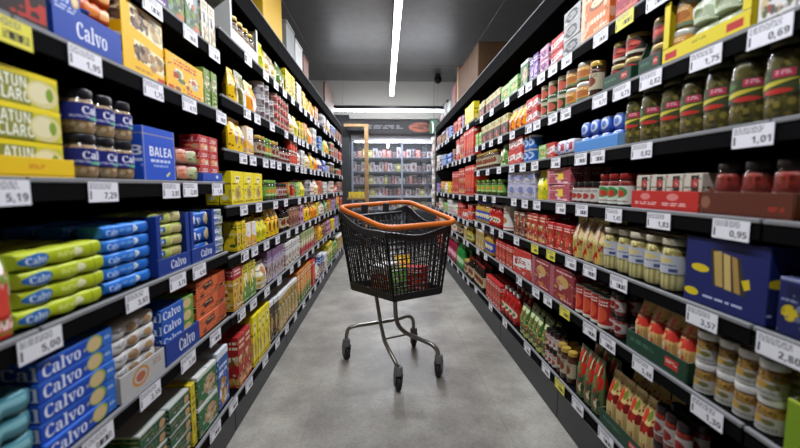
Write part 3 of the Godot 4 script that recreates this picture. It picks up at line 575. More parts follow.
	"white_carton": {"n": "milk_carton", "k": "carton", "c": "carton", "desc": "white carton with colour picture", "s": "white cartons", "w": 0.1, "h": 0.19, "d": 0.07, "art": [["bg", "dad8d4"], ["b", 16, 0.1, 0.5, 0.8, 0.4, ["c8a070", "7a8a5a", "b04a3a", "e0c890"], 0.07], ["sq", 0.15, 0.15, 0.7, 0.2, "7a6a6a"]]},
	"green_white_red": {"n": "muesli_carton", "k": "carton", "c": "carton", "desc": "green, white and red carton", "s": "tricolour cartons", "w": 0.11, "h": 0.2, "d": 0.07, "art": [["bg", "a8b078"], ["r", 0, 0.6, 1, 0.4, "a83038"], ["e", 0.5, 0.5, 0.3, 0.2, "e4dcc0"], ["sq", 0.15, 0.12, 0.7, 0.18, "4a5a2a"]]},
	"red_yellow": {"n": "jelly_carton", "k": "carton", "c": "carton", "desc": "maroon carton with yellow fruit", "s": "fruit cartons", "w": 0.11, "h": 0.18, "d": 0.07, "art": [["bg", "8a2a1c"], ["b", 14, 0.15, 0.1, 0.7, 0.6, ["e8b81e", "f0d040", "d8902a"], 0.1], ["sq", 0.15, 0.82, 0.7, 0.1, "f0dca8"]]},
	"gold_green": {"n": "couscous_carton", "k": "carton", "c": "carton", "desc": "gold and green grain carton", "s": "grain cartons", "w": 0.1, "h": 0.22, "d": 0.08, "art": [["bg", "b08a34"], ["b", 26, 0.05, 0.2, 0.9, 0.7, ["7a8a3a", "d8b860", "8a5a24", "e4d090"], 0.07], ["r", 0, 0, 1, 0.12, "dfddd8"]]},
	"blue_gold": {"n": "oat_carton", "k": "carton", "c": "carton", "desc": "blue carton with golden picture", "s": "blue-gold boxes", "w": 0.09, "h": 0.17, "d": 0.08, "art": [["bg", "2a549c"], ["r", 0, 0, 1, 0.14, "d8dce4"], ["e", 0.5, 0.72, 0.36, 0.22, "c8922e"], ["b", 12, 0.25, 0.6, 0.5, 0.25, ["e4b850", "a06a1e"], 0.07], ["sq", 0.15, 0.26, 0.7, 0.2, "dbe4f4"]]},
	"dark_gold": {"n": "coffee_carton", "k": "carton", "c": "carton", "desc": "black carton with white top", "s": "black cartons", "w": 0.1, "h": 0.19, "d": 0.08, "art": [["bg", "26262a"], ["r", 0, 0, 1, 0.14, "dcdcdc"], ["e", 0.5, 0.6, 0.28, 0.2, "b0883a"]]},
	"orange_green": {"n": "juice_carton", "k": "carton", "c": "carton", "desc": "orange and green carton", "s": "orange-green cartons", "w": 0.1, "h": 0.17, "d": 0.08, "art": [["bg", "c8782a"], ["r", 0, 0.6, 1, 0.4, "4f6a2a"], ["e", 0.5, 0.5, 0.26, 0.2, "e8b45a"], ["sq", 0.15, 0.1, 0.7, 0.16, "f0e0c0"]]},
	"pink_gift": {"n": "gift_carton", "k": "carton", "c": "carton", "desc": "dusky pink carton with yellow star", "s": "pink gift cartons", "w": 0.15, "h": 0.085, "d": 0.1, "art": [["bg", "a84a54"], ["r", 0, 0, 0.12, 1, "c8828a"], ["p", "e8c83a", 0.4, 0.3, 0.7, 0.26, 0.72, 0.7, 0.44, 0.74], ["sq", 0.2, 0.06, 0.6, 0.1, "e8c8cc"]]},
	"pink_tall": {"n": "cracker_tall_carton", "k": "carton", "c": "carton", "desc": "rose red tall carton", "s": "rose cartons", "w": 0.15, "h": 0.17, "d": 0.09, "art": [["bg", "8c2c34"], ["r", 0, 0, 0.2, 1, "a85a64"], ["e", 0.55, 0.4, 0.24, 0.18, "c8a05a"], ["r", 0.4, 0.78, 0.4, 0.08, "c87a3a"], ["sq", 0.3, 0.1, 0.6, 0.1, "e0b8b0"]]},
	"brown_box": {"n": "mixed_carton", "k": "carton", "c": "carton", "desc": "brown mixed-print carton", "s": "brown cartons", "w": 0.1, "h": 0.16, "d": 0.08, "art": [["bg", "6a3a28"], ["b", 18, 0.1, 0.2, 0.8, 0.6, ["b0302a", "c8a070", "4a2018"], 0.08], ["sq", 0.15, 0.06, 0.7, 0.12, "e0d0c0"]]},
	"navy_window": {"n": "breadstick_carton", "k": "carton", "c": "carton", "desc": "navy carton with breadstick window", "s": "navy carton", "w": 0.3, "h": 0.21, "d": 0.1, "big": true, "art": [["bg", "1b2460"], ["p", "3a3420", 0.34, 0.14, 0.7, 0.22, 0.78, 0.7, 0.4, 0.66], ["p", "b89a58", 0.38, 0.18, 0.48, 0.16, 0.52, 0.66, 0.43, 0.66], ["p", "c8ac6a", 0.5, 0.18, 0.58, 0.2, 0.62, 0.68, 0.54, 0.67], ["p", "a8864a", 0.6, 0.2, 0.66, 0.22, 0.72, 0.69, 0.65, 0.68], ["e", 0.22, 0.46, 0.12, 0.06, "d8c020"], ["p", "d8c020", 0.72, 0.5, 0.8, 0.46, 0.82, 0.58, 0.76, 0.62], ["e", 0.12, 0.84, 0.1, 0.06, "d8c020"], ["sq", 0.28, 0.84, 0.5, 0.06, "b8c0dc"]]},
	"navy_low": {"n": "breadstick_tray_carton", "k": "carton", "c": "carton", "desc": "low navy carton with gold print", "s": "low navy carton", "w": 0.2, "h": 0.13, "d": 0.1, "art": [["bg", "1a2156"], ["r", 0, 0, 1, 0.06, "8088a8"], ["e", 0.3, 0.6, 0.2, 0.14, "c8b020"], ["p", "141a44", 0.2, 0.12, 0.8, 0.12, 0.8, 0.4, 0.2, 0.4]]},
	# --- glass, tins and bottles
	"pickle_jar": {"n": "pickle_jar", "k": "jar", "c": "jar", "desc": "green pickle jar with chilli label", "s": "pickle jars", "w": 0.085, "h": 0.188, "d": 0.08, "big": true, "con": "fill_pickle", "lid": "4a4a2a", "lab": [0.3, 0.62], "art": [["bg", "39401e"], ["p", "c4b83a", 0.1, 0.66, 0.5, 0.5, 0.95, 0.42, 0.6, 0.64, 0.3, 0.78], ["r", 0.56, 0.08, 0.3, 0.3, "b0304a"], ["sq", 0.6, 0.14, 0.22, 0.16, "e8b8c0"], ["e", 0.62, 0.86, 0.22, 0.1, "b82c22"], ["r", 0, 0.8, 0.3, 0.2, "3c4a6a"], ["e", 0.3, 0.3, 0.16, 0.12, "4a6a2c"]]},
	"asparagus_jar": {"n": "asparagus_jar", "k": "jar", "c": "jar", "desc": "white asparagus jar with pale label", "s": "asparagus jars", "w": 0.08, "h": 0.168, "d": 0.08, "con": "fill_asparagus", "lid_w": 0.97, "lid": "d2ccb4", "lab": [0.34, 0.68], "art": [["bg", "b9bcc4"], ["e", 0.46, 0.3, 0.3, 0.16, "d0c080"], ["sq", 0.14, 0.5, 0.7, 0.14, "6a6e80"], ["r", 0.68, 0.72, 0.2, 0.18, "46507c"]]},
	"red_label_jar": {"n": "pepper_jar", "k": "jar", "c": "jar", "desc": "gold-lidded jar with red label", "s": "pepper jars", "w": 0.075, "h": 0.085, "d": 0.075, "con": "fill_brown", "lid": "b09a5c", "lid_w": 0.98, "lab": [0.16, 0.8], "art": [["bg", "4a3a24"], ["e", 0.45, 0.5, 0.3, 0.32, "a8322a"], ["b", 10, 0.2, 0.3, 0.5, 0.4, ["c8604a", "7a1c16"], 0.08], ["r", 0.72, 0.1, 0.22, 0.8, "b8b6ae"]]},
	"dark_pepper_jar": {"n": "chilli_jar", "k": "jar", "c": "jar", "desc": "dark jar with scarlet label", "s": "chilli jars", "w": 0.075, "h": 0.085, "d": 0.075, "con": "fill_brown", "lid": "b09a5c", "lid_w": 0.98, "lab": [0.16, 0.8], "art": [["bg", "2c2a20"], ["e", 0.5, 0.45, 0.34, 0.34, "b02a24"], ["b", 8, 0.25, 0.2, 0.5, 0.4, ["d0624a", "7a1c16"], 0.08], ["r", 0, 0.8, 1, 0.2, "c8c0a8"]]},
	"orange_label_jar": {"n": "pate_jar", "k": "jar", "c": "jar", "desc": "jar with orange label", "s": "orange jars", "w": 0.09, "h": 0.09, "d": 0.09, "con": "fill_gold", "lid": "c3c1b6", "lid_w": 0.98, "lab": [0.1, 0.78], "art": [["bg", "c88a34"], ["e", 0.5, 0.5, 0.3, 0.26, "a8642a"], ["sq", 0.2, 0.1, 0.6, 0.2, "e8dcb8"], ["r", 0, 0.8, 1, 0.2, "6a7a5a"]]},
	"brown_jar": {"n": "preserve_jar", "k": "jar", "c": "jar", "desc": "dark brown jar with pale label", "s": "brown jars", "w": 0.075, "h": 0.13, "d": 0.075, "con": "fill_brown", "lid": "c4a048", "lab": [0.2, 0.66], "art": [["bg", "b8ae90"], ["e", 0.5, 0.5, 0.3, 0.3, "7a3a24"], ["sq", 0.15, 0.1, 0.7, 0.2, "4a4436"]]},
	"green_jar": {"n": "pesto_jar", "k": "jar", "c": "jar", "desc": "green sauce jar", "s": "green jars", "w": 0.075, "h": 0.13, "d": 0.075, "con": "fill_green", "lid": "78a848", "lab": [0.2, 0.66], "art": [["bg", "7aa844"], ["e", 0.5, 0.45, 0.3, 0.26, "c88a34"], ["sq", 0.15, 0.76, 0.7, 0.16, "e8f0d0"]]},
	"red_jar": {"n": "jam_jar", "k": "jar", "c": "jar", "desc": "dark red jam jar", "s": "jam jars", "w": 0.08, "h": 0.11, "d": 0.08, "con": "fill_red", "lid": "2a2020", "lab": [0.22, 0.66], "art": [["bg", "b4aca4"], ["e", 0.5, 0.5, 0.26, 0.28, "8a1a1c"], ["sq", 0.15, 0.78, 0.7, 0.14, "5a4040"]]},
	"tomato_jar": {"n": "tomato_sauce_jar", "k": "jar", "c": "jar", "desc": "tomato jar with green-white label", "s": "tomato jars", "w": 0.075, "h": 0.125, "d": 0.075, "con": "fill_red", "lid": "8c1a16", "lab": [0.06, 0.62], "art": [["bg", "cfd4c6"], ["e", 0.5, 0.36, 0.34, 0.3, "3f8a46"], ["e", 0.56, 0.42, 0.18, 0.18, "c03a2a"], ["sq", 0.1, 0.8, 0.8, 0.12, "7a3a34"]]},
	"sauce_jar": {"n": "sauce_jar", "k": "jar", "c": "jar", "desc": "large red sauce jar", "s": "sauce jars", "w": 0.095, "h": 0.135, "d": 0.095, "con": "fill_red", "lid": "1f1715", "lab": [0.12, 0.5], "art": [["bg", "5c1710"], ["r", 0.25, 0.2, 0.2, 0.6, "b7b9b6"], ["r", 0.5, 0.2, 0.12, 0.6, "47703c"], ["r", 0.66, 0.24, 0.18, 0.56, "adafab"]]},
	"white_label_jar": {"n": "mushroom_jar", "k": "jar", "c": "jar", "desc": "small jar with white label", "s": "small jars", "w": 0.065, "h": 0.095, "d": 0.065, "con": "fill_red", "lid": "241c1a", "lab": [0.1, 0.7], "art": [["bg", "c8c2ba"], ["e", 0.5, 0.6, 0.24, 0.22, "a83c30"], ["sq", 0.15, 0.14, 0.7, 0.2, "6a5a54"]]},
	"white_lid_jar": {"n": "bean_jar", "k": "jar", "c": "jar", "desc": "squat white-lidded bean jar", "s": "bean jars", "w": 0.088, "h": 0.088, "d": 0.088, "con": "fill_gold", "lid": "e6e4e0", "lid_w": 0.985, "lab": [0.02, 0.46], "art": [["bg", "b4b2aa"], ["e", 0.4, 0.3, 0.22, 0.24, "b08a3c"], ["e", 0.68, 0.34, 0.14, 0.18, "6f6a3a"], ["sq", 0.1, 0.66, 0.8, 0.2, "55524c"]]},
	"black_label_carton": {"n": "tomato_brick_carton", "k": "carton", "c": "carton", "desc": "cream carton with black label", "s": "brick cartons", "w": 0.075, "h": 0.11, "d": 0.06, "art": [["bg", "c6bfae"], ["r", 0.4, 0.06, 0.44, 0.9, "26201e"], ["e", 0.62, 0.26, 0.2, 0.12, "b03a34"], ["sq", 0.44, 0.5, 0.36, 0.2, "d8cfc4"]]},
	"red_can": {"n": "tomato_can", "k": "can", "c": "can", "desc": "red tomato can", "s": "red cans", "w": 0.075, "h": 0.1, "d": 0.075, "art": [["bg", "b02c24"], ["e", 0.5, 0.55, 0.28, 0.26, "d8563a"], ["sq", 0.2, 0.1, 0.6, 0.2, "efe0d4"], ["r", 0, 0.88, 1, 0.12, "d8d0c0"]]},
	"grey_can": {"n": "grey_can", "k": "can", "c": "can", "desc": "grey and white can", "s": "grey cans", "w": 0.085, "h": 0.075, "d": 0.085, "art": [["bg", "8a8688"], ["r", 0, 0, 1, 0.4, "d0ced0"], ["e", 0.5, 0.6, 0.28, 0.26, "5a4444"], ["sq", 0.2, 0.08, 0.6, 0.2, "4a4448"]]},
	"pink_can": {"n": "pate_can", "k": "can", "c": "can", "desc": "brown and pink pate can", "s": "pate cans", "w": 0.08, "h": 0.055, "d": 0.08, "art": [["bg", "6e4038"], ["r", 0, 0.1, 1, 0.36, "c89a8a"], ["e", 0.5, 0.6, 0.26, 0.24, "a83a34"], ["e", 0.8, 0.6, 0.14, 0.2, "d8c8a8"]]},
	"green_can": {"n": "pea_can", "k": "can", "c": "can", "desc": "dark green vegetable can", "s": "green cans", "w": 0.08, "h": 0.1, "d": 0.08, "art": [["bg", "2f4a2c"], ["e", 0.5, 0.5, 0.28, 0.28, "b85a4a"], ["r", 0, 0, 1, 0.2, "c8c4a4"], ["sq", 0.2, 0.8, 0.6, 0.12, "dfe4cc"]]},
	"blue_can": {"n": "blue_can", "k": "can", "c": "can", "desc": "blue and silver can", "s": "blue cans", "w": 0.085, "h": 0.08, "d": 0.085, "art": [["bg", "2c64b4"], ["e", 0.5, 0.5, 0.3, 0.3, "b4c8e0"], ["r", 0, 0, 1, 0.14, "c4ccd6"], ["e", 0.5, 0.5, 0.16, 0.18, "2c64b4"]]},
	"white_tub": {"n": "white_tub", "k": "can", "c": "tub", "desc": "tall white tub", "s": "white tub", "w": 0.1, "h": 0.2, "d": 0.1, "art": [["bg", "d8d4cc"], ["sq", 0.2, 0.16, 0.6, 0.2, "8a4a3a"], ["e", 0.5, 0.6, 0.26, 0.14, "b07a3a"], ["r", 0, 0.86, 1, 0.06, "a84a34"]]},
	"dark_bottle": {"n": "vinegar_bottle", "k": "bottle", "c": "bottle", "desc": "dark vinegar bottle", "s": "dark bottles", "w": 0.065, "h": 0.2, "d": 0.065, "body": "1e1210", "lid": "8a1a18", "art": [["bg", "c8b890"], ["e", 0.5, 0.5, 0.3, 0.3, "7a2a1e"], ["sq", 0.15, 0.1, 0.7, 0.2, "4a3a2a"]]},
	"green_bottle": {"n": "soda_bottle", "k": "bottle", "c": "bottle", "desc": "green bottle", "s": "green bottles", "w": 0.075, "h": 0.24, "d": 0.075, "body": "1f7a34", "lid": "2f9a48", "art": [["bg", "2f8a44"], ["e", 0.5, 0.5, 0.3, 0.3, "b8d8a8"]]},
	"magenta_bottle": {"n": "syrup_bottle", "k": "bottle", "c": "bottle", "desc": "magenta syrup bottle", "s": "syrup bottles", "w": 0.08, "h": 0.26, "d": 0.08, "body": "8a1838", "lid": "c8c4c4", "art": [["bg", "a82a54"], ["e", 0.5, 0.5, 0.3, 0.3, "e8b0c0"]]},
	"blue_bottle": {"n": "oil_bottle", "k": "bottle", "c": "bottle", "desc": "blue-capped sauce bottle", "s": "blue-capped bottles", "w": 0.07, "h": 0.19, "d": 0.07, "body": "b08a3c", "lid": "2a4ab0", "art": [["bg", "2a4ab0"], ["e", 0.5, 0.5, 0.3, 0.26, "d8cca0"]]},
	"ketchup_bottle": {"n": "ketchup_bottle", "k": "bottle", "c": "bottle", "desc": "red sauce bottle", "s": "sauce bottles", "w": 0.075, "h": 0.22, "d": 0.075, "body": "a01a16", "lid": "d8d2cc", "art": [["bg", "c02a20"], ["e", 0.5, 0.5, 0.32, 0.3, "e8d8c8"], ["e", 0.5, 0.5, 0.18, 0.16, "3f7a34"]]},
	"yellow_bottle": {"n": "oil_bottle", "k": "bottle", "c": "bottle", "desc": "yellow oil bottle", "s": "oil bottles", "w": 0.075, "h": 0.22, "d": 0.075, "body": "a8902a", "lid": "d8c23a", "art": [["bg", "c8c070"], ["e", 0.5, 0.5, 0.3, 0.26, "5a7a2a"]]},
	# --- prints for display trays and other things
	"tray_calvo": {"big": true, "art": [["bg", "2347a6"], ["t", "Calvo", 0.3, 0.3, 0.74, 0.8, "eef0f6", 0.0, "s"], ["sq", 0.05, 0.06, 0.26, 0.2, "bcc8e4"]]},
	"tray_navy": {"big": true, "art": [["bg", "1c3a8c"], ["t", "Calvo", 0.36, 0.22, 0.82, 0.82, "e4e8f2", 0.0, "s"]]},
	"tray_yellow": {"art": [["bg", "e8c412"], ["sq", 0.36, 0.4, 0.28, 0.3, "c8641e"]]},
	"tray_claro": {"art": [["bg", "ecc210"], ["sq", 0.4, 0.4, 0.2, 0.3, "d0701e"]]},
	"tray_plain_blue": {"art": [["bg", "2a4fae"], ["e", 0.7, 0.5, 0.06, 0.24, "d0d8ea"]]},
	"tray_white": {"art": [["bg", "b9b7b4"], ["e", 0.42, 0.5, 0.18, 0.4, "c8842c"], ["e", 0.42, 0.5, 0.14, 0.3, "b9b7b4"], ["e", 0.42, 0.52, 0.1, 0.2, "b4644a"], ["sq", 0.7, 0.2, 0.2, 0.3, "a8826c"]]},
	"tray_lemon": {"art": [["bg", "dcc81a"], ["sq", 0.4, 0.3, 0.2, 0.2, "8a7a10"], ["r", 0.06, 0.35, 0.16, 0.5, "b8241c"], ["r", 0.78, 0.3, 0.16, 0.5, "b8241c"]]},
	"tray_dark_green": {"art": [["bg", "173c2a"], ["r", 0.68, 0.26, 0.2, 0.5, "b42c24"], ["sq", 0.7, 0.4, 0.16, 0.2, "e0c0b8"], ["sq", 0.1, 0.36, 0.4, 0.24, "4a7a5c"]]},
	"tray_red": {"art": [["bg", "bc2a24"], ["e", 0.25, 0.34, 0.08, 0.2, "d8807a"], ["e", 0.66, 0.34, 0.08, 0.2, "d8807a"], ["sq", 0.08, 0.66, 0.36, 0.2, "e8c4c0"], ["sq", 0.52, 0.66, 0.36, 0.2, "e8c4c0"]]},
	"tray_brown": {"art": [["bg", "5c2a1a"], ["e", 0.08, 0.5, 0.06, 0.3, "8a5a44"], ["sq", 0.78, 0.6, 0.14, 0.2, "b8342a"]]},
	"tray_sky": {"art": [["bg", "4a86c8"], ["r", 0, 0, 1, 0.12, "7fb0e0"]]},
	"tray_lime": {"art": [["bg", "7a9a1e"], ["r", 0, 0, 1, 0.06, "a8b83a"]]},
	"tray_tall_white": {"art": [["bg", "cfcfca"]]},
	"sign_face": {"big": true, "art": [["bg", "1e1e20"], ["sq", 0.1, 0.36, 0.5, 0.3, "6c6c6e"], ["e", 0.82, 0.5, 0.15, 0.36, "8a4c3a"], ["b", 30, 0.7, 0.25, 0.24, 0.5, ["7c4434", "54241c", "8a6252", "683426"], 0.04]]},
	"hang_sign": {"art": [["bg", "2c4a32"], ["e", 0.3, 0.6, 0.16, 0.4, "dcdfe0"], ["e", 0.22, 0.66, 0.14, 0.4, "2c4a32"]]},
	"sachet": {"n": "seasoning_sachet", "k": "bag", "c": "sachet", "desc": "small white sachet", "s": "sachets", "w": 0.1, "h": 0.1, "d": 0.02, "art": [["bg", "cfccc8"], ["e", 0.5, 0.55, 0.28, 0.24, "a8a48a"], ["sq", 0.2, 0.12, 0.6, 0.2, "8a4a3a"]]},
	"case_pack": {"n": "chilled_pack", "k": "carton", "c": "pack", "desc": "white chilled pack", "s": "chilled packs", "w": 0.12, "h": 0.15, "d": 0.06, "art": [["bg", "bfc0c4"], ["e", 0.5, 0.5, 0.3, 0.26, "8a5a54"], ["sq", 0.15, 0.1, 0.7, 0.2, "4a4a54"]]},
	"case_red": {"n": "chilled_pack", "k": "carton", "c": "pack", "desc": "red chilled meat pack", "s": "red chilled packs", "w": 0.12, "h": 0.15, "d": 0.06, "art": [["bg", "9a4a44"], ["e", 0.5, 0.5, 0.32, 0.3, "c89088"], ["sq", 0.15, 0.08, 0.7, 0.16, "e4dcd8"]]},
	"case_green": {"n": "chilled_pack", "k": "carton", "c": "pack", "desc": "yellow-green chilled pack", "s": "lime chilled packs", "w": 0.12, "h": 0.15, "d": 0.06, "art": [["bg", "b8b85a"], ["e", 0.5, 0.5, 0.3, 0.26, "e4e0b0"], ["sq", 0.15, 0.1, 0.7, 0.16, "5a6a34"]]},
	"case_dark": {"n": "chilled_pack", "k": "carton", "c": "pack", "desc": "dark chilled sausage pack", "s": "dark chilled packs", "w": 0.12, "h": 0.15, "d": 0.06, "art": [["bg", "4a4650"], ["e", 0.5, 0.55, 0.3, 0.26, "8a6a5c"], ["sq", 0.15, 0.1, 0.7, 0.18, "c8c8d0"]]},
}

# ------------------------------------------------------------------ the room
func noise_tex(size: int, freq: float, oct: int, lo: String, hi: String, sd: int, speck := 0.0) -> ImageTexture:
	var f := FastNoiseLite.new()
	f.seed = sd
	f.noise_type = FastNoiseLite.TYPE_SIMPLEX_SMOOTH
	f.frequency = freq
	f.fractal_octaves = oct
	f.fractal_gain = 0.6
	var g := f.get_seamless_image(size, size)
	var im := Image.create_empty(size, size, false, Image.FORMAT_RGB8)
	var a := Color(lo)
	var b := Color(hi)
	for y in size:
		for x in size:
			var k := g.get_pixel(x, y).r + (rng.randf() - 0.5) * speck
			im.set_pixel(x, y, a.lerp(b, clampf(k, 0, 1)))
	return ImageTexture.create_from_image(im)

func world_mat(t: Texture2D, metres: float, rough: float, metal := 0.0) -> StandardMaterial3D:
	var m := StandardMaterial3D.new()
	m.albedo_texture = t
	m.uv1_triplanar = true
	m.uv1_world_triplanar = true
	m.uv1_scale = Vector3.ONE / metres
	m.roughness = rough
	m.metallic = metal
	return m

func bx(called: String, at: Vector3, size: Vector3, m: Material, parent: Node, c := 0.002) -> MeshInstance3D:
	var b := MB.new()
	b.box(at, size, c)
	return obj(called, b, m, parent)

func build_room() -> void:
	var stone := world_mat(noise_tex(256, 0.012, 5, "6d6962", "aca89d", 5, 0.3), 1.9, 0.4)
	var joint := plain("8f8c86", 0.8)
	var b := MB.new()
	b.box(Vector3(0.1, -0.11, -3.2), Vector3(7.0, 0.2, 12.2), 0.0)
	var fl := struct("floor", b, joint)
	var tile := MB.new()
	tile.box(Vector3(0, -0.005, 0), Vector3(0.4994, 0.01, 0.9994), 0.0004)
	var tm := tile.mesh(stone)
	for ix in 14:
		for iz in 12:
			var o := MeshInstance3D.new()
			o.name = "tile"
			o.mesh = tm
			fl.add_child(o, true)
			o.position = Vector3(-3.15 + ix * 0.5, 0, 2.4 - iz * 1.0 - (0.5 if ix % 2 else 0.0))
	var wallm := plain("cfcdc6", 0.8)
	for w in [["wall_left", Vector3(-3.45, 1.6, -3.2), Vector3(0.1, 3.2, 12.2)], ["wall_right", Vector3(3.65, 1.6, -3.2), Vector3(0.1, 3.2, 12.2)], ["wall_back", Vector3(0.1, 1.6, 2.95), Vector3(7.0, 3.2, 0.1)], ["wall_far", Vector3(0.1, 1.6, -9.25), Vector3(7.0, 3.2, 0.1)], ["wall_bulkhead", Vector3(0.1, 2.845, -8.45), Vector3(7.0, 0.71, 1.5)]]:
		var wb := MB.new()
		wb.box(w[1], w[2], 0.002)
		struct(w[0], wb, wallm)
	# ceiling: dark metal pans hung in a grid
	var cb := MB.new()
	cb.box(Vector3(0.1, 3.3, -3.2), Vector3(7.0, 0.16, 12.2), 0.0)
	var ceil := struct("ceiling", cb, plain("232325", 0.8))
	var pan := world_mat(noise_tex(128, 0.03, 3, "77787a", "828385", 9, 0.1), 0.7, 0.36, 0.2)
	var pm := MB.new()
	pm.box(Vector3.ZERO, Vector3(1.194, 0.02, 2.394), 0.002)
	var pmesh := pm.mesh(pan)
	for ix in 6:
		for iz in 6:
			var o := MeshInstance3D.new()
			o.name = "ceiling_panel"
			o.mesh = pmesh
			ceil.add_child(o, true)
			o.position = Vector3(-2.9 + ix * 1.2, 3.21, 1.7 - iz * 2.4)
	# grey pillar beside the chilled case
	var pb := MB.new()
	pb.box(Vector3(-0.86, 1.28, -7.82), Vector3(0.36, 2.56, 0.3), 0.006)
	struct("trim_1", pb, plain("2b2e30", 0.7))
	# ceiling dome
	var dome := thing("dome_camera", "small black dome camera under the ceiling near the cardboard cartons", "camera", Vector3(0.96, 3.2, -7.2))
	var mb := MB.new()
	mb.lathe([Vector2(0, -0.05), Vector2(0.05, -0.05), Vector2(0.05, 0.0)], 14)
	obj("mount", mb, plain("2a2a2c", 0.5), dome)
	mb = MB.new()
	mb.lathe([Vector2(0.0, -0.17), Vector2(0.03, -0.162), Vector2(0.055, -0.14), Vector2(0.068, -0.11), Vector2(0.07, -0.08), Vector2(0.06, -0.05)], 16)
	obj("dome", mb, plain("151517", 0.15), dome)

# ------------------------------------------------------------------ the racks
const L_NEAR := [0.18, 0.583, 0.896, 1.216, 1.535, 1.797]
const L_FAR := [0.17, 0.578, 0.865, 1.105, 1.371, 1.613, 1.906]
const R_NEAR := [0.22, 0.608, 0.863, 1.12, 1.35, 1.582, 1.836]
const R_FAR := [0.21, 0.61, 0.83, 1.10, 1.515, 1.86]

func build_racks() -> void:
	var goods_l := ["red legume bags", "lime tuna packs", "yellow cake cartons", "pate cans", "violet bags", "white bags", "the far end panel"]
	for k in 7:
		bay(-1, LEFT, -0.165 + k, L_NEAR if k < 2 else L_FAR, "black shelving bay of the tuna rack holding " + goods_l[k], k == 6)
	var goods_r := ["large pickle jars", "asparagus jars", "silver tins", "dotted cartons", "scarlet cartons", "syrup bottles"]
	for k in 6:
		bay(1, RIGHT, -0.12 + k + (1 if k else 0) - (0 if k else 0), R_NEAR if k < 3 else R_FAR, "black shelving bay of the pickle rack holding " + goods_r[k], k == 5)
	bay(1, RIGHT, 0.88, R_NEAR, "black shelving bay of the pickle rack holding bean jars", false)

func bay(side: int, a: float, s0: float, levels: Array, label: String, last: bool) -> void:
	var black := plain("0b0b0c", 0.9)
	var grey := plain("7c7d7f", 0.55)
	var rail_m := plain("0c0c0d", 0.9)
	var mid := s0 + 0.5
	var o := thing("shelving_bay", label, "shelving", Vector3(side * (a + DEPTH / 2), 0, -mid), 0.0, "black shelving bays")
	var half := DEPTH / 2
	bx("back_panel", Vector3(side * (half - 0.01), 1.11, 0), Vector3(0.02, 2.22, 0.998), black, o)
	for e in [-1, 1]:
		bx("upright", Vector3(side * (half - 0.035), 1.11, e * 0.48), Vector3(0.03, 2.2, 0.03), black, o)
	var y0: float = levels[0]
	bx("kick_plate", Vector3(-side * (half - 0.01), (y0 - 0.06) / 2, 0), Vector3(0.02, y0 - 0.062, 0.994), plain("2c2d2f", 0.5), o)
	for y in levels:
		var sh := bx("shelf_board", Vector3(0.0, y - 0.013, 0), Vector3(DEPTH - 0.03, 0.026, 0.996), black, o)
		bx("price_rail", Vector3(-side * (half - 0.005), y - 0.028, 0), Vector3(0.008, 0.044, 0.994), rail_m, sh)
		bx("edge_trim", Vector3(-side * (half - 0.004), y - 0.003, 0), Vector3(0.012, 0.012, 0.994), grey, sh)
		for e in [-1, 1]:
			var bm := MB.new()
			bm.prism(PackedVector2Array([Vector2(side * (half - 0.02), y - 0.026), Vector2(side * (half - 0.02), y - 0.07), Vector2(-side * (half - 0.06), y - 0.035), Vector2(-side * (half - 0.06), y - 0.026)]), e * 0.493 - 0.002, e * 0.493 + 0.002)
			obj("bracket", bm, rail_m, sh)
	var cp := bx("canopy", Vector3(0, 2.205, 0), Vector3(DEPTH, 0.03, 0.998), black, o)
	bx("canopy_fascia", Vector3(-side * (half - 0.006), 2.15, 0), Vector3(0.012, 0.085, 0.996), black, cp)
	bx("edge_trim", Vector3(-side * (half - 0.004), 2.222, 0), Vector3(0.012, 0.008, 0.996), grey, cp)
	if last:
		bx("end_panel", Vector3(0, 1.11, -0.51), Vector3(DEPTH, 2.22, 0.02), plain("2a2c2e", 0.5), o)

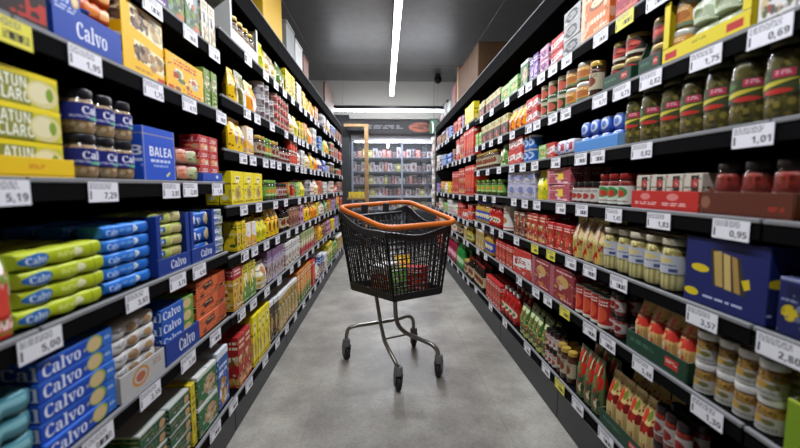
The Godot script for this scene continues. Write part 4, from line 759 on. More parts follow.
# ------------------------------------------------------------------ the chilled case across the far end
func build_chilled_case() -> void:
	var white := plain("c9ccd0", 0.4)
	var dark := plain("2a2c30", 0.5)
	var o := thing("chilled_case", "tall glass-fronted chilled display case across the end of the aisle", "fridge", Vector3(0.4, 0, -8.2))
	bx("back_panel", Vector3(0, 1.2, -0.42), Vector3(2.2, 2.0, 0.04), plain("22252b", 0.6), o)
	for e in [-1, 1]:
		bx("side_panel", Vector3(e * 1.08, 1.12, 0), Vector3(0.04, 2.2, 0.86), dark, o)
	bx("base", Vector3(0, 0.2, 0.0), Vector3(2.12, 0.4, 0.84), dark, o)
	bx("top", Vector3(0, 2.19, 0.0), Vector3(2.12, 0.1, 0.86), white, o)
	bx("canopy", Vector3(0, 2.115, 0.38), Vector3(2.12, 0.05, 0.06), white, o)
	var hs := [0.72, 1.0, 1.24, 1.49, 1.766]
	for h in hs:
		var sb := bx("case_shelf", Vector3(0, h - 0.012, -0.04), Vector3(2.1, 0.02, 0.66), dark if h != 1.0 else white, o)
		bx("price_strip", Vector3(0, h - 0.016, 0.3), Vector3(2.1, 0.035, 0.01), plain("b9bcc6", 0.4) if h == 1.0 else plain("3a3e4a", 0.4), sb)
	for x in [-1.04, -0.06, 1.04]:
		bx("door_mullion", Vector3(x, 1.25, 0.4), Vector3(0.035, 1.66, 0.04), plain("9aa4b4", 0.3, 0.4), o)
	for p in [[-0.55, 0.94], [0.49, 1.06]]:
		var gb := MB.new()
		gb.box(Vector3(p[0], 1.25, 0.4), Vector3(p[1], 1.66, 0.006), 0.0)
		obj("glass_door", gb, glass_mat("dfe8f0", 0.03), o)
	var db := MB.new()
	db.box(Vector3(0, 2.085, 0.2), Vector3(2.0, 0.012, 0.2), 0.002)
	var glow := StandardMaterial3D.new()
	glow.albedo_color = Color(0.9, 0.9, 0.9)
	glow.emission_enabled = true
	glow.emission = Color("eef4ff")
	glow.emission_energy_multiplier = 4.0
	obj("lamp_diffuser", db, glow, o)
	var l := AreaLight3D.new()
	l.name = "case_lamp_glow"
	l.area_size = Vector2(2.0, 0.2)
	l.area_normalize_energy = true
	l.light_energy = LAMP_ENERGY * 0.25
	l.light_color = Color("e8f0ff")
	l.area_range = 12.0
	l.area_attenuation = 2.0
	l.shadow_enabled = true
	add_child(l)
	l.position = Vector3(0.4, 2.07, -8.0)
	l.basis = Basis(Vector3.RIGHT, -PI / 2)
	# packs in rows behind the glass
	var kinds := ["case_pack", "case_dark", "case_red", "case_green", "case_pack", "case_dark", "case_pack", "case_pack"]
	for j in hs.size():
		var x := -1.02
		var i := 0
		while x < 0.75:
			var key: String = kinds[rng.randi() % kinds.size()]
			var w := 0.06 + rng.randf() * 0.05
			var h := 0.12 + rng.randf() * 0.09
			var p := proto(key, w, h, 0.07)
			add_child(p)
			p.name = numbered(PRINTS[key].n)
			p.position = Vector3(0.4 + x + w / 2 - 0.03, hs[j], -7.99 - rng.randf() * 0.05)
			tag(p, "%s, %s along the %s shelf of the chilled case" % [PRINTS[key].desc, ordinal(i + 1), ordinal(j + 1)], "pack", "packs in the chilled case")
			x += w + 0.006 + rng.randf() * 0.008
			i += 1
	# sign over the case
	var sg := thing("fascia_sign", "dark fascia sign with a ham picture above the chilled case", "sign", Vector3(0.12, 2.2, -7.68))
	bx("sign_board", Vector3(0, 0.13, 0), Vector3(2.0, 0.27, 0.03), plain("1d1d1f", 0.6), sg)
	var fb := MB.new()
	fb.box(Vector3(0.08, 0.13, 0.018), Vector3(1.5, 0.25, 0.004), 0.0005, uv_of("sign_face"))
	obj("sign_face", fb, print_mat("sign_face"), sg)
	var hs2 := thing("hanging_sign", "small green sign with a white curve beside the fascia sign", "sign", Vector3(0.93, 2.2, -7.5))
	var hb := MB.new()
	hb.box(Vector3(0, 0.13, 0), Vector3(0.16, 0.28, 0.01), 0.002, uv_of("hang_sign"))
	obj("board", hb, print_mat("hang_sign"), hs2)
	var hw := MB.new()
	hw.tube([Vector3(0, 0.27, 0), Vector3(0, 1.0, 0)], 0.003, 6)
	obj("hanging_rod", hw, plain("3a3a3c", 0.5), hs2)
	# open timber frame in front of the case
	var wood := world_mat(noise_tex(128, 0.02, 4, "7a5a38", "9c7c52", 21, 0.1), 0.4, 0.6)
	var tf := thing("timber_frame", "pale timber frame standing in front of the chilled case", "frame", Vector3(-0.5, 0, -7.45))
	bx("post", Vector3(0.155, 1.15, 0), Vector3(0.075, 2.3, 0.07), wood, tf, 0.004)
	bx("beam", Vector3(-0.03, 2.325, 0), Vector3(0.46, 0.05, 0.07), wood, tf, 0.004)
	bx("beam", Vector3(-0.225, 2.325, -0.09), Vector3(0.06, 0.05, 0.11), wood, tf, 0.004)
	bx("shelf_board", Vector3(-0.04, 0.96, 0), Vector3(0.34, 0.03, 0.2), wood, tf, 0.003)
	for k in 3:
		var p := proto("yellow_carton", 0.09, 0.11, 0.07)
		add_child(p)
		p.name = numbered("infusion_carton")
		p.position = Vector3(-0.64 + k * 0.1, 0.976, -7.44)
		tag(p, "small yellow carton, %s on the timber frame shelf" % ordinal(k + 1), "carton", "cartons on the timber frame")
	# strip of sachets hung at the end of the pickle rack
	var cs := thing("clip_strip", "narrow plastic strip hung with white sachets at the rack end", "strip", Vector3(0.9, 0, -6.95))
	bx("strip", Vector3(0, 1.5, -0.02), Vector3(0.03, 1.3, 0.004), plain("c8c8c6", 0.3), cs)
	for k in 9:
		var p := proto("sachet", 0.12, 0.13, 0.025)
		add_child(p)
		p.name = numbered("seasoning_sachet")
		p.position = Vector3(0.885 + rng.randf_range(-0.012, 0.012), 0.86 + k * 0.134, -6.935 + (0.012 if k % 2 else 0.0))
		p.rotation = Vector3(rng.randf_range(-0.05, 0.05), rng.randf_range(-0.3, 0.3), rng.randf_range(-0.03, 0.03))
		tag(p, "white sachet, %s from the bottom of the clip strip" % ordinal(k + 1), "sachet", "sachets on the clip strip")

# ------------------------------------------------------------------ the trolley
const CART := Vector3(0.087, 0, -2.49)
func cc(x: float, y: float, z: float) -> Vector3:
	return Vector3(x, y, z) - CART

func slab(mb: MB, a: Vector3, b: Vector3, c: Vector3, d: Vector3, th: float) -> void:
	var n := (b - a).cross(d - a).normalized() * th / 2
	mb.quad(a + n, b + n, c + n, d + n, n.normalized())
	mb.quad(a - n, b - n, c - n, d - n, -n.normalized())
	for e in [[a, b], [b, c], [c, d], [d, a]]:
		var out: Vector3 = ((e[0] + e[1]) / 2 - (a + b + c + d) / 4).normalized()
		mb.quad(e[0] + n, e[1] + n, e[1] - n, e[0] - n, out)

func smooth_path(pts: Array, steps := 5) -> Array:
	var out := []
	var c := pts.size()
	for j in c - 1:
		var p0: Vector3 = pts[maxi(j - 1, 0)]
		var p3: Vector3 = pts[mini(j + 2, c - 1)]
		for k in steps:
			out.append((pts[j] as Vector3).cubic_interpolate(pts[j + 1], p0, p3, float(k) / steps))
	out.append(pts[c - 1])
	return out

func build_cart() -> void:
	var o := thing("shopping_cart", "black mesh shopping cart with orange rim in the middle of the aisle", "shopping cart", CART)
	var black := plain("17171a", 0.42)
	var orange := plain("c8640c", 0.5)
	var steel := plain("8d8a82", 0.28, 0.85)
	# rim corners: rear-left, front-left, front-right, rear-right
	var rim := [cc(-0.325, 1.058, -2.665), cc(0.0, 0.966, -2.13), cc(0.44, 0.985, -2.3), cc(0.17, 1.085, -2.9)]
	var top := []
	var bot := [cc(-0.225, 0.505, -2.6), cc(0.05, 0.538, -2.2), cc(0.34, 0.548, -2.33), cc(0.13, 0.505, -2.78)]
	var mid := Vector3.ZERO
	for p in rim:
		mid += p / 4
	for j in 4:
		var p: Vector3 = rim[j]
		top.append(p + (mid - p) * [0.03, 0.05, 0.13, 0.05][j] - Vector3(0, 0.025, 0))
	# orange rim
	var loop := []
	for j in 4:
		var p: Vector3 = rim[j]
		var a: Vector3 = p + ((rim[(j + 3) % 4] as Vector3) - p).normalized() * 0.1
		var b: Vector3 = p + ((rim[(j + 1) % 4] as Vector3) - p).normalized() * 0.1
		for k in 7:
			var t := k / 6.0
			loop.append(a.lerp(p, t).lerp(p.lerp(b, t), t))
	var rb := MB.new()
	rb.tube(loop, 0.0165, 10, true)
	obj("handle_rim", rb, orange, o)
	# four basket walls: a solid collar, bars, and a solid foot
	for j in 4:
		var p0: Vector3 = top[j]
		var p1: Vector3 = top[(j + 1) % 4]
		var q0: Vector3 = bot[j]
		var q1: Vector3 = bot[(j + 1) % 4]
		var wb := MB.new()
		var ft := MB.new()
		var segs := 14
		for k in segs:
			var t0 := float(k) / segs
			var t1 := float(k + 1) / segs
			var dip0 := 0.085 * pow(sin(PI * t0), 1.5)
			var dip1 := 0.085 * pow(sin(PI * t1), 1.5)
			var a0 := p0.lerp(p1, t0).lerp(q0.lerp(q1, t0), dip0)
			var a1 := p0.lerp(p1, t1).lerp(q0.lerp(q1, t1), dip1)
			var b0 := p0.lerp(p1, t0).lerp(q0.lerp(q1, t0), dip0 + 0.085)
			var b1 := p0.lerp(p1, t1).lerp(q0.lerp(q1, t1), dip1 + 0.085)
			slab(wb, a0, a1, b1, b0, 0.012)
			slab(ft, p0.lerp(p1, t0).lerp(q0.lerp(q1, t0), 0.91), p0.lerp(p1, t1).lerp(q0.lerp(q1, t1), 0.91), q0.lerp(q1, t1), q0.lerp(q1, t0), 0.012)
		var wall := obj("basket_wall", wb, black, o)
		obj("basket_foot", ft, black, wall)
		var gb := MB.new()
		var n := roundi(p0.distance_to(p1) / 0.03)
		for k in range(0, n + 1):
			var t := float(k) / n
			var dip := 0.085 * pow(sin(PI * t), 1.5)
			gb.tube([p0.lerp(p1, t).lerp(q0.lerp(q1, t), dip), q0.lerp(q1, t)], 0.0048 if k > 0 and k < n else 0.008, 5)
		for k in 9:
			var t := 0.16 + 0.082 * k
			gb.tube([p0.lerp(q0, t), p1.lerp(q1, t)], 0.0042, 4)
		obj("bar_lattice", gb, black, wall)
	# floor of the basket
	var fb := MB.new()
	slab(fb, bot[0], bot[1], bot[2], bot[3], 0.014)
	obj("basket_floor", fb, black, o)
	# straps that hold the rear flap to the rim
	for t in [0.36, 0.66]:
		var sp: Vector3 = (rim[0] as Vector3).lerp(rim[3], t)
		bx("strap", sp + Vector3(0.005, -0.05, 0.012), Vector3(0.045, 0.11, 0.03), black, o, 0.004)
	var fl := MB.new()
	var f0: Vector3 = (top[0] as Vector3).lerp(top[3], 0.18) + Vector3(0.03, -0.04, 0.06)
	var f1: Vector3 = (top[0] as Vector3).lerp(top[3], 0.84) + Vector3(0.03, -0.04, 0.06)
	var g0 := f0 + Vector3(0.06, -0.2, 0.1)
	var g1 := f1 + Vector3(0.03, -0.2, 0.1)
	for k in 9:
		fl.tube([f0.lerp(f1, k / 8.0), g0.lerp(g1, k / 8.0)], 0.005, 5)
	for k in 5:
		fl.tube([f0.lerp(g0, k / 4.0), f1.lerp(g1, k / 4.0)], 0.005 if k else 0.012, 5)
	obj("seat_flap", fl, black, o)
	# chassis tubes
	var tb := MB.new()
	tb.tube(smooth_path([cc(-0.268, 0.13, -2.616), cc(-0.266, 0.19, -2.617), cc(-0.235, 0.232, -2.62), cc(-0.1, 0.24, -2.66), cc(0.07, 0.245, -2.72), cc(0.165, 0.245, -2.79), cc(0.203, 0.21, -2.81), cc(0.21, 0.13, -2.812)]), 0.0135, 9)
	obj("rear_axle_tube", tb, steel, o)
	tb = MB.new()
	tb.tube(smooth_path([cc(0.072, 0.14, -2.19), cc(0.055, 0.175, -2.2), cc(0.0, 0.245, -2.3), cc(-0.022, 0.285, -2.42), cc(-0.036, 0.33, -2.5), cc(-0.066, 0.505, -2.55)]), 0.0125, 9)
	obj("frame_tube", tb, steel, o)
	tb = MB.new()
	tb.tube(smooth_path([cc(0.33, 0.14, -2.34), cc(0.318, 0.185, -2.342), cc(0.27, 0.215, -2.37), cc(0.145, 0.243, -2.45), cc(0.088, 0.28, -2.5), cc(0.068, 0.35, -2.51), cc(0.063, 0.51, -2.51)]), 0.0145, 9)
	obj("frame_tube", tb, steel, o)
	tb = MB.new()
	tb.tube([cc(-0.008, 0.255, -2.34), cc(0.15, 0.243, -2.45)], 0.006, 6)
	obj("cross_rod", tb, steel, o)
	# casters
	var turn := [0.5, 0.2, -0.4, 0.1]
	var k := 0
	for p in [Vector2(-0.27, -2.616), Vector2(0.074, -2.19), Vector2(0.333, -2.34), Vector2(0.211, -2.812)]:
		var c := Node3D.new()
		c.name = "caster"
		o.add_child(c, true)
		c.position = cc(p.x, 0, p.y)
		c.rotation.y = PI / 2 + turn[k]
		k += 1
		var hb := MB.new()
		hb.lathe([Vector2(0, 0.15), Vector2(0.022, 0.15), Vector2(0.026, 0.142), Vector2(0.028, 0.1), Vector2(0.0, 0.1)], 14)
		for e in [-1, 1]:
			hb.prism(PackedVector2Array([Vector2(-0.03, 0.115), Vector2(0.022, 0.115), Vector2(0.03, 0.07), Vector2(0.018, 0.032), Vector2(0.002, 0.03), Vector2(-0.012, 0.05)]), e * 0.0205 - 0.003, e * 0.0205 + 0.003)
		obj("fork", hb, plain("6a6a6c", 0.4), c)
		var wm := MB.new()
		wm.lathe([Vector2(0.006, -0.015), Vector2(0.036, -0.0155), Vector2(0.045, -0.012), Vector2(0.0475, -0.004), Vector2(0.0475, 0.004), Vector2(0.045, 0.012), Vector2(0.036, 0.0155), Vector2(0.006, 0.015)], 20)
		var w := obj("wheel", wm, plain("141415", 0.6), c)
		w.rotation.x = PI / 2
		w.position = Vector3(0.008, 0.0475, 0)
	# what lies in the basket
	var shopping := [["red_gold", 0.18, 0.1, 0.09, Vector3(0.0, 0.546, -2.49), 1.0, "red and gold carton lying at the bottom of the shopping cart"],
		["red_carton", 0.13, 0.14, 0.08, Vector3(0.2, 0.556, -2.42), -0.3, "red tomato carton standing in the shopping cart"],
		["green_bag", 0.12, 0.15, 0.07, Vector3(0.08, 0.556, -2.34), 0.3, "green leafy bag standing in the shopping cart"],
		["white_carton", 0.18, 0.055, 0.09, Vector3(0.0, 0.647, -2.49), 1.0, "white carton lying on the red one in the shopping cart"],
		["yellow_bag", 0.11, 0.2, 0.07, Vector3(0.12, 0.54, -2.58), 0.2, "yellow bag leaning in the shopping cart"]]
	for e in shopping:
		var p := proto(e[0], e[1], e[2], e[3])
		add_child(p)
		p.name = numbered(PRINTS[e[0]].n)
		p.position = e[4]
		p.rotation.y = e[5]
		tag(p, e[6], PRINTS[e[0]].c, "goods in the shopping cart")

# ------------------------------------------------------------------ packs
func ordinal(n: int) -> String:
	var o := ["zeroth", "first", "second", "third", "fourth", "fifth", "sixth", "seventh", "eighth", "ninth", "tenth", "eleventh", "twelfth", "thirteenth", "fourteenth", "fifteenth", "sixteenth", "seventeenth", "eighteenth", "nineteenth", "twentieth"]
	if n <= 20:
		return o[n]
	var t := ["", "", "twenty", "thirty", "forty", "fifty"]
	var tens := ["", "", "twentieth", "thirtieth", "fortieth", "fiftieth"]
	return t[n / 10] + o[n % 10] if n % 10 else tens[n / 10]

func proto(key: String, w: float, h: float, d: float) -> Node3D:
	var q: Dictionary = PRINTS[key]
	var kind: String = q.k
	var mb := MB.new()
	if kind == "carton":
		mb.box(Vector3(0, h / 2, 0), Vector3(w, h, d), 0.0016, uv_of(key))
		var o := MeshInstance3D.new()
		o.mesh = mb.mesh(print_mat(key))
		return o
	if kind == "film":
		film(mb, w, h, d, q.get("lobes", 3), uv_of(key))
		var o := MeshInstance3D.new()
		o.mesh = mb.mesh(print_mat(key, true))
		return o
	var root := Node3D.new()
	var r := minf(w, d) / 2
	match kind:
		"bag":
			pillow(mb, w, h * 0.93, d, uv_of(key))
			obj("pouch", mb, print_mat(key, true), root)
			mb = MB.new()
			var uv := uv_of(key)
			uv.size.y *= 0.1
			mb.box(Vector3(0, h * 0.955, 0), Vector3(w * 0.97, h * 0.09, 0.003), 0.0008, uv)
			obj("seal", mb, print_mat(key, true), root)
		"can":
			mb.lathe([Vector2(0, 0.001), Vector2(r * 0.94, 0.0), Vector2(r, 0.003), Vector2(r * 0.985, 0.006), Vector2(r * 0.985, h - 0.006), Vector2(r, h - 0.004)], 18, uv_of(key))
			obj("body", mb, print_mat(key, true), root)
			mb = MB.new()
			mb.lathe([Vector2(r, h - 0.004), Vector2(r, h), Vector2(r * 0.93, h), Vector2(r * 0.92, h - 0.003), Vector2(0, h - 0.003)], 18)
			obj("lid", mb, plain("b9b7ae", 0.3, 0.8), root)
		"bottle":
			var prof := [Vector2(0, 0.0), Vector2(r * 0.92, 0.0), Vector2(r, 0.006), Vector2(r, h * 0.58), Vector2(r * 0.94, h * 0.66), Vector2(r * 0.6, h * 0.77), Vector2(r * 0.38, h * 0.83), Vector2(r * 0.36, h * 0.9), Vector2(0, h * 0.9)]
			mb.lathe(prof, 16)
			obj("body", mb, plain(q.body, 0.15), root)
			mb = MB.new()
			mb.lathe([Vector2(r * 0.42, h * 0.885), Vector2(r * 0.42, h * 0.99), Vector2(r * 0.36, h), Vector2(0, h)], 14)
			obj("cap", mb, plain(q.lid, 0.35), root)
			mb = MB.new()
			mb.lathe([Vector2(r * 1.012, h * 0.14), Vector2(r * 1.012, h * 0.54)], 18, uv_of(key))
			obj("paper_label", mb, print_mat(key), root)
		"jar":
			var lid_h := minf(0.019, h * 0.2)
			var y1 := h - lid_h
			mb.lathe([Vector2(0, 0.0), Vector2(r * 0.86, 0.0), Vector2(r * 0.97, 0.004), Vector2(r, 0.012), Vector2(r, y1 * 0.82), Vector2(r * 0.97, y1 * 0.9), Vector2(r * 0.86, y1 * 0.97), Vector2(r * 0.84, y1 + 0.004)], 20)
			obj("glass", mb, glass_mat("8f978c", 0.03), root)
			mb = MB.new()
			mb.lathe([Vector2(0, 0.003), Vector2(r * 0.84, 0.003), Vector2(r * 0.94, 0.012), Vector2(r * 0.955, 0.03), Vector2(r * 0.955, y1 * 0.8), Vector2(r * 0.92, y1 * 0.88), Vector2(r * 0.8, y1 * 0.92), Vector2(0, y1 * 0.92)], 18, uv_of(q.con))
			obj("contents", mb, print_mat(q.con, true), root)
			mb = MB.new()
			var lr: float = r * q.get("lid_w", 0.9)
			mb.lathe([Vector2(lr * 0.97, y1 - 0.002), Vector2(lr, y1), Vector2(lr, h - 0.003), Vector2(lr * 0.95, h), Vector2(lr * 0.9, h - 0.002), Vector2(0, h - 0.002)], 18)
			obj("lid", mb, plain(q.lid, 0.3, 0.2), root)
			mb = MB.new()
			mb.lathe([Vector2(r * 1.01, h * q.lab[0]), Vector2(r * 1.01, h * q.lab[1])], 18, uv_of(key), Vector3.ZERO, -2.0, 2.0)
			obj("paper_label", mb, print_mat(key), root)
	return root

# Round tins side by side in tight film: a rounded bar that waists between the tins.
func film(mb: MB, w: float, h: float, d: float, lobes: int, r: Rect2) -> void:
	var st := lobes * 6
	var ring := 14
	var k0 := mb.v.size()
	for j in st + 1:
		var t := float(j) / st
		var waist := 1.0 - 0.25 * pow(absf(cos(PI * lobes * t)), 4.0)
		var x := (t - 0.5) * w
		for m in ring + 1:
			var an := TAU * m / ring
			var cz := signf(cos(an)) * pow(absf(cos(an)), 0.45)
			var cy := signf(sin(an)) * pow(absf(sin(an)), 0.45)
			var sy := 1.0 - (1.0 - waist) * 0.6
			mb.v.append(Vector3(x, h / 2 + cy * h / 2 * sy, cz * d / 2 * waist))
			mb.n.append(Vector3(0.0 if j > 0 and j < st else (-0.6 if j == 0 else 0.6), signf(cy) * pow(absf(cy), 3), signf(cz) * pow(absf(cz), 3)).normalized())
			mb.t.append(r.position + Vector2(clampf(t, 0.02, 0.98), clampf(0.5 - cy * 0.5, 0.03, 0.97)) * r.size)
	for j in st:
		for m in ring:
			var a := k0 + j * (ring + 1) + m
			var b := a + ring + 1
			mb.i.append_array([a, a + 1, b, b, a + 1, b + 1])
	for e in [0, st]:
		var c := Vector3((float(e) / st - 0.5) * w, h / 2, 0)
		for m in ring:
			mb.tri(c, mb.v[k0 + e * (ring + 1) + m], mb.v[k0 + e * (ring + 1) + m + 1], Vector3(-1 if e == 0 else 1, 0, 0), r.position + r.size * 0.05)

# A filled pouch: thick low down, closing to a flat edge at its top.
func pillow(mb: MB, w: float, h: float, d: float, r: Rect2) -> void:
	var nx := 8
	var ny := 9
	var dent := rng.randf() * 6.0
	for s in [1.0, -1.0]:
		var k0 := mb.v.size()
		for j in ny + 1:
			for i in nx + 1:
				var u := float(i) / nx
				var t := float(j) / ny
				var tu := pow(maxf(0.0, 1.0 - pow(absf(2 * u - 1), 3.0)), 0.5)
				var tv := pow(minf(1.0, (1.0 - t) * 2.2), 0.7) * (0.86 + 0.14 * minf(1.0, t * 6.0))
				var z: float = s * d / 2 * (0.12 + 0.88 * tu) * maxf(tv, 0.02) * (1.0 + 0.06 * sin(u * 9.0 + t * 7.0 + dent))
				var x := (u - 0.5) * w * (1.0 - 0.05 * sin(t * PI))
				mb.v.append(Vector3(x, t * h, z))
				mb.n.append(Vector3((2 * u - 1) * absf(2 * u - 1) * 0.9 + 0.1 * cos(u * 9.0 + t * 7.0), (0.5 if t > 0.5 else 0.0), s).normalized())
				mb.t.append(r.position + Vector2(clampf(u, 0.02, 0.98), clampf(1.0 - t * 0.92, 0.02, 0.98)) * r.size)
		for j in ny:
			for i in nx:
				var a := k0 + j * (nx + 1) + i
				var b := a + nx + 1
				mb.i.append_array([a, b, a + 1, b, b + 1, a + 1] if s > 0 else [a, a + 1, b, b, a + 1, b + 1])
	var n := (nx + 1) * (ny + 1)
	for j in ny:
		for i in [0, nx]:
			var a := j * (nx + 1) + int(i)
			mb.quad(mb.v[a], mb.v[a + n], mb.v[a + nx + 1 + n], mb.v[a + nx + 1], Vector3(-1 if i == 0 else 1, 0, 0), [mb.t[a], mb.t[a], mb.t[a], mb.t[a]])
	for i in nx:
		mb.quad(mb.v[i], mb.v[i + 1], mb.v[i + 1 + n], mb.v[i + n], Vector3.DOWN, [mb.t[i], mb.t[i], mb.t[i], mb.t[i]])

# A shelf-ready card tray: low front, side panels that rise to the back.
func tray(w: float, hf: float, hb: float, d: float, key: String) -> Node3D:
	var root := Node3D.new()
	var m := print_mat(key)
	var r := uv_of(key)
	var edge := Rect2(r.position + r.size * 0.02, r.size * 0.05)
	var mb := MB.new()
	mb.box(Vector3(0, 0.0015, 0), Vector3(w, 0.003, d), 0.0005, edge)
	obj("base", mb, m, root)
	mb = MB.new()
	mb.box(Vector3(0, hf / 2 + 0.003, d / 2 - 0.002), Vector3(w, hf - 0.003, 0.004), 0.0008, r)
	obj("front", mb, m, root)
	mb = MB.new()
	mb.box(Vector3(0, hb / 2 + 0.003, -d / 2 + 0.002), Vector3(w, hb - 0.003, 0.004), 0.0008, edge)
	obj("back", mb, m, root)
	if hb - hf > 0.1:   # the window cut in a tall tray leaves an upright strip at each side
		for e in [-1, 1]:
			mb = MB.new()
			mb.box(Vector3(e * (w / 2 - 0.012), (hf + hb) / 2 + 0.003, d / 2 - 0.002), Vector3(0.024, hb - hf - 0.001, 0.004), 0.0008, edge)
			obj("corner_strip", mb, m, root)
	for e in [-1, 1]:
		mb = MB.new()
		var out := PackedVector2Array([Vector2(-d / 2 + 0.004, 0.003), Vector2(d / 2 - 0.004, 0.003), Vector2(d / 2 - 0.004, hf), Vector2(d / 2 - 0.03, hf + 0.004), Vector2(d / 2 - 0.03 - (hb - hf) * (0.1 if hb - hf > 0.1 else 0.35), hb), Vector2(-d / 2 + 0.004, hb)])
		if hb - hf > 0.1:
			out = PackedVector2Array([Vector2(-d / 2 + 0.004, 0.003), Vector2(d / 2 - 0.004, 0.003), Vector2(d / 2 - 0.004, hb), Vector2(-d / 2 + 0.004, hb)])
		mb.prism(out, -0.002, 0.002, edge, Vector3(d, hb * 2, 1))
		var sd := obj("side_panel", mb, m, root)
		sd.rotation.y = -PI / 2
		sd.position.x = e * (w / 2 - 0.002)
	return root

# Distance along the aisle at which something at height y on the plane x is seen in picture column px.
func along(px: float, x: float, y: float) -> float:
	var q := (px - 400.0) / F
	var c := y - EYE.y
	return (q * (x * cam_forward.x + c * cam_forward.y) - (x * cam_right.x + c * cam_right.y)) / (q * cam_forward.z - cam_right.z)

func build_products() -> void:
	for row in ROWS:
		fill_row(row)

func fill_row(row: Dictionary) -> void:
	var side: int = -1 if row.rack == "tuna" else 1
	var a: float = LEFT if side < 0 else RIGHT
	var y: float = row.y
	var turn := PI / 2 if side < 0 else -PI / 2
	var shelf: String = "%s %s rack shelf" % [row.nth, row.rack]
	var blocks: Array = row.goods
	var setback := 0.008
	var front := a + setback
	var centres := []
	# trays first
	var trays := []
	for t in row.get("trays", []):
		var s0 := along(t[0], side * (front + 0.008), y + 0.02)
		var s1 := along(t[1], side * (front + 0.008), y + 0.02)
		var d: float = t[5] + 0.016
		s1 = minf(s1, row.get("to", 9.0))
		s0 = maxf(s0, row.get("from", -9.0))
		if trays.size():
			s0 = maxf(s0, trays[trays.size() - 1][1])
		trays.append([s0, s1])
		var o := tray(s1 - s0 - 0.004, t[3], t[4], d, t[2])
		o.name = numbered("display_tray")
		add_child(o, true)
		o.position = Vector3(side * (front + d / 2), y + 0.003, -(s0 + s1) / 2)
		o.rotation.y = turn
		tag(o, "%s on %s" % [t[6], shelf], "tray", "card display trays")
	# the stretch of shelf that each kind of pack takes up
	var spans := []
	for b in blocks:
		var q: Dictionary = PRINTS[b[2]]
		var op: Dictionary = b[3] if b.size() > 3 else {}
		var in_tray: bool = op.get("t", false)
		var d: float = op.get("d", q.d)
		var face: float = front + (d * 0.5 if q.k in ["jar", "can", "bottle"] else (0.3 * d if q.k == "bag" else (0.022 if q.k == "film" else 0.008)))
		if in_tray:
			face = front + 0.012
		var s0 := maxf(along(b[0], side * face, y + 0.02), row.get("from", -9.0))
		var s1 := minf(along(b[1], side * face, y + 0.02), row.get("to", 9.0))
		var held := -1
		for k in trays.size():
			var m := clampf((along((b[0] + b[1]) / 2.0, side * (front + 0.008), y + 0.02)), -9, 9)
			if in_tray and m >= trays[k][0] and m <= trays[k][1]:
				held = k
		if held >= 0:
			s0 = maxf(s0, trays[held][0] + 0.007)
			s1 = minf(s1, trays[held][1] - 0.007)
		spans.append([s0, s1, held])
	for k in spans.size() - 1:
		var a0: Array = spans[k]
		var a1: Array = spans[k + 1]
		if a0[2] >= 0 and a1[2] != a0[2]:
			a1[0] = maxf(a1[0], trays[a0[2]][1] + (0.003 if a1[2] < 0 else 0.0))
		if a1[2] >= 0 and a1[2] != a0[2]:
			a0[1] = minf(a0[1], trays[a1[2]][0] - (0.003 if a0[2] < 0 else 0.0))
		if a0[1] > a1[0] - 0.003:
			var m: float = (a0[1] + a1[0]) / 2
			a0[1] = m - 0.0015
			a1[0] = m + 0.0015
	for bi in blocks.size():
		var b: Array = blocks[bi]
		var key: String = b[2]
		var q: Dictionary = PRINTS[key]
		var op: Dictionary = b[3] if b.size() > 3 else {}
		var h: float = op.get("h", q.h)
		var d: float = op.get("d", q.d)
		var in_tray: bool = op.get("t", false)
		var s0: float = spans[bi][0]
		var s1: float = spans[bi][1]
		var n: int = op.get("n", maxi(1, roundi((s1 - s0) / q.w)))
		var pitch := (s1 - s0) / n
		var w := pitch - 0.005
		if q.k in ["jar", "can", "bottle"]:
			w = minf(pitch - 0.0015, q.w * 1.25)
			d = w
		if q.k == "bag":
			w = minf(w, q.w * 1.5)
		var p := proto(key, w, h, d)
		p.name = "pack"
		var stack: int = op.get("k", 1)
		var rows: int = op.get("r", 2 if y < 1.15 else 1)
		centres.append([(s0 + s1) / 2, q.s, s0, s1])
		var near: String = ""
		var from_far := false
		if bi > 0:
			near = PRINTS[blocks[bi - 1][2]].s
		elif blocks.size() > 1:
			near = PRINTS[blocks[1][2]].s
			from_far = true
		var base := y + 0.003 + (0.004 if in_tray else 0.0)
		for c in n:
			var high := stack
			if stack > 2 and rng.randf() < 0.22 and not op.get("full", false):
				high -= 1
			var slip := rng.randf_range(-0.004, 0.006)
			for z in rows:
				if z > 0 and d * (z + 1) > 0.36:
					break
				for k in high:
					var o: Node3D = p.duplicate()
					o.name = numbered(q.n)
					add_child(o)
					var lat: float = front + (0.008 if in_tray else 0.0) + d / 2 + z * (d + 0.006) + (0.004 if in_tray else slip + 0.004) + (rng.randf_range(0, 0.006) if stack > 1 else 0.0)
					var js := 0.0 if q.k in ["jar", "can", "bottle"] else rng.randf_range(-0.5, 0.5) * (0.004 if stack == 1 else 0.003)
					if op.has("messy"):
						js += rng.randf_range(-0.5, 0.5) * 0.03
					o.position = Vector3(side * lat, base + k * (h + 0.0006), -(s0 + (c + 0.5) * pitch + js))
					o.rotation.y = turn + rng.randf_range(-1, 1) * (0.025 if not in_tray and q.k != "film" else 0.006) * (8.0 if q.k in ["jar", "can"] else 1.0)
					var lv := ""
					if stack > 1:
						lv = " topmost" if k == high - 1 else (" lowest" if k == 0 else " " + ordinal(k + 1) + " up")
					var idx := n - c if from_far else c + 1
					var where: String = ("beside " if n == 1 else ordinal(idx) + " from ") + near
					var lab: String = "%s%s%s %s, %s" % [q.desc, lv, ["", " behind", " rearmost"][z], where, shelf]
					if lab.replace("-", " ").split(" ").size() > 16:
						lab = lab.replace(" rack shelf", " shelf")
					tag(o, lab, q.c, "%s by %s on %s" % [q.s, near, shelf])
		p.free()
	# price cards in the rail
	var covered := {}
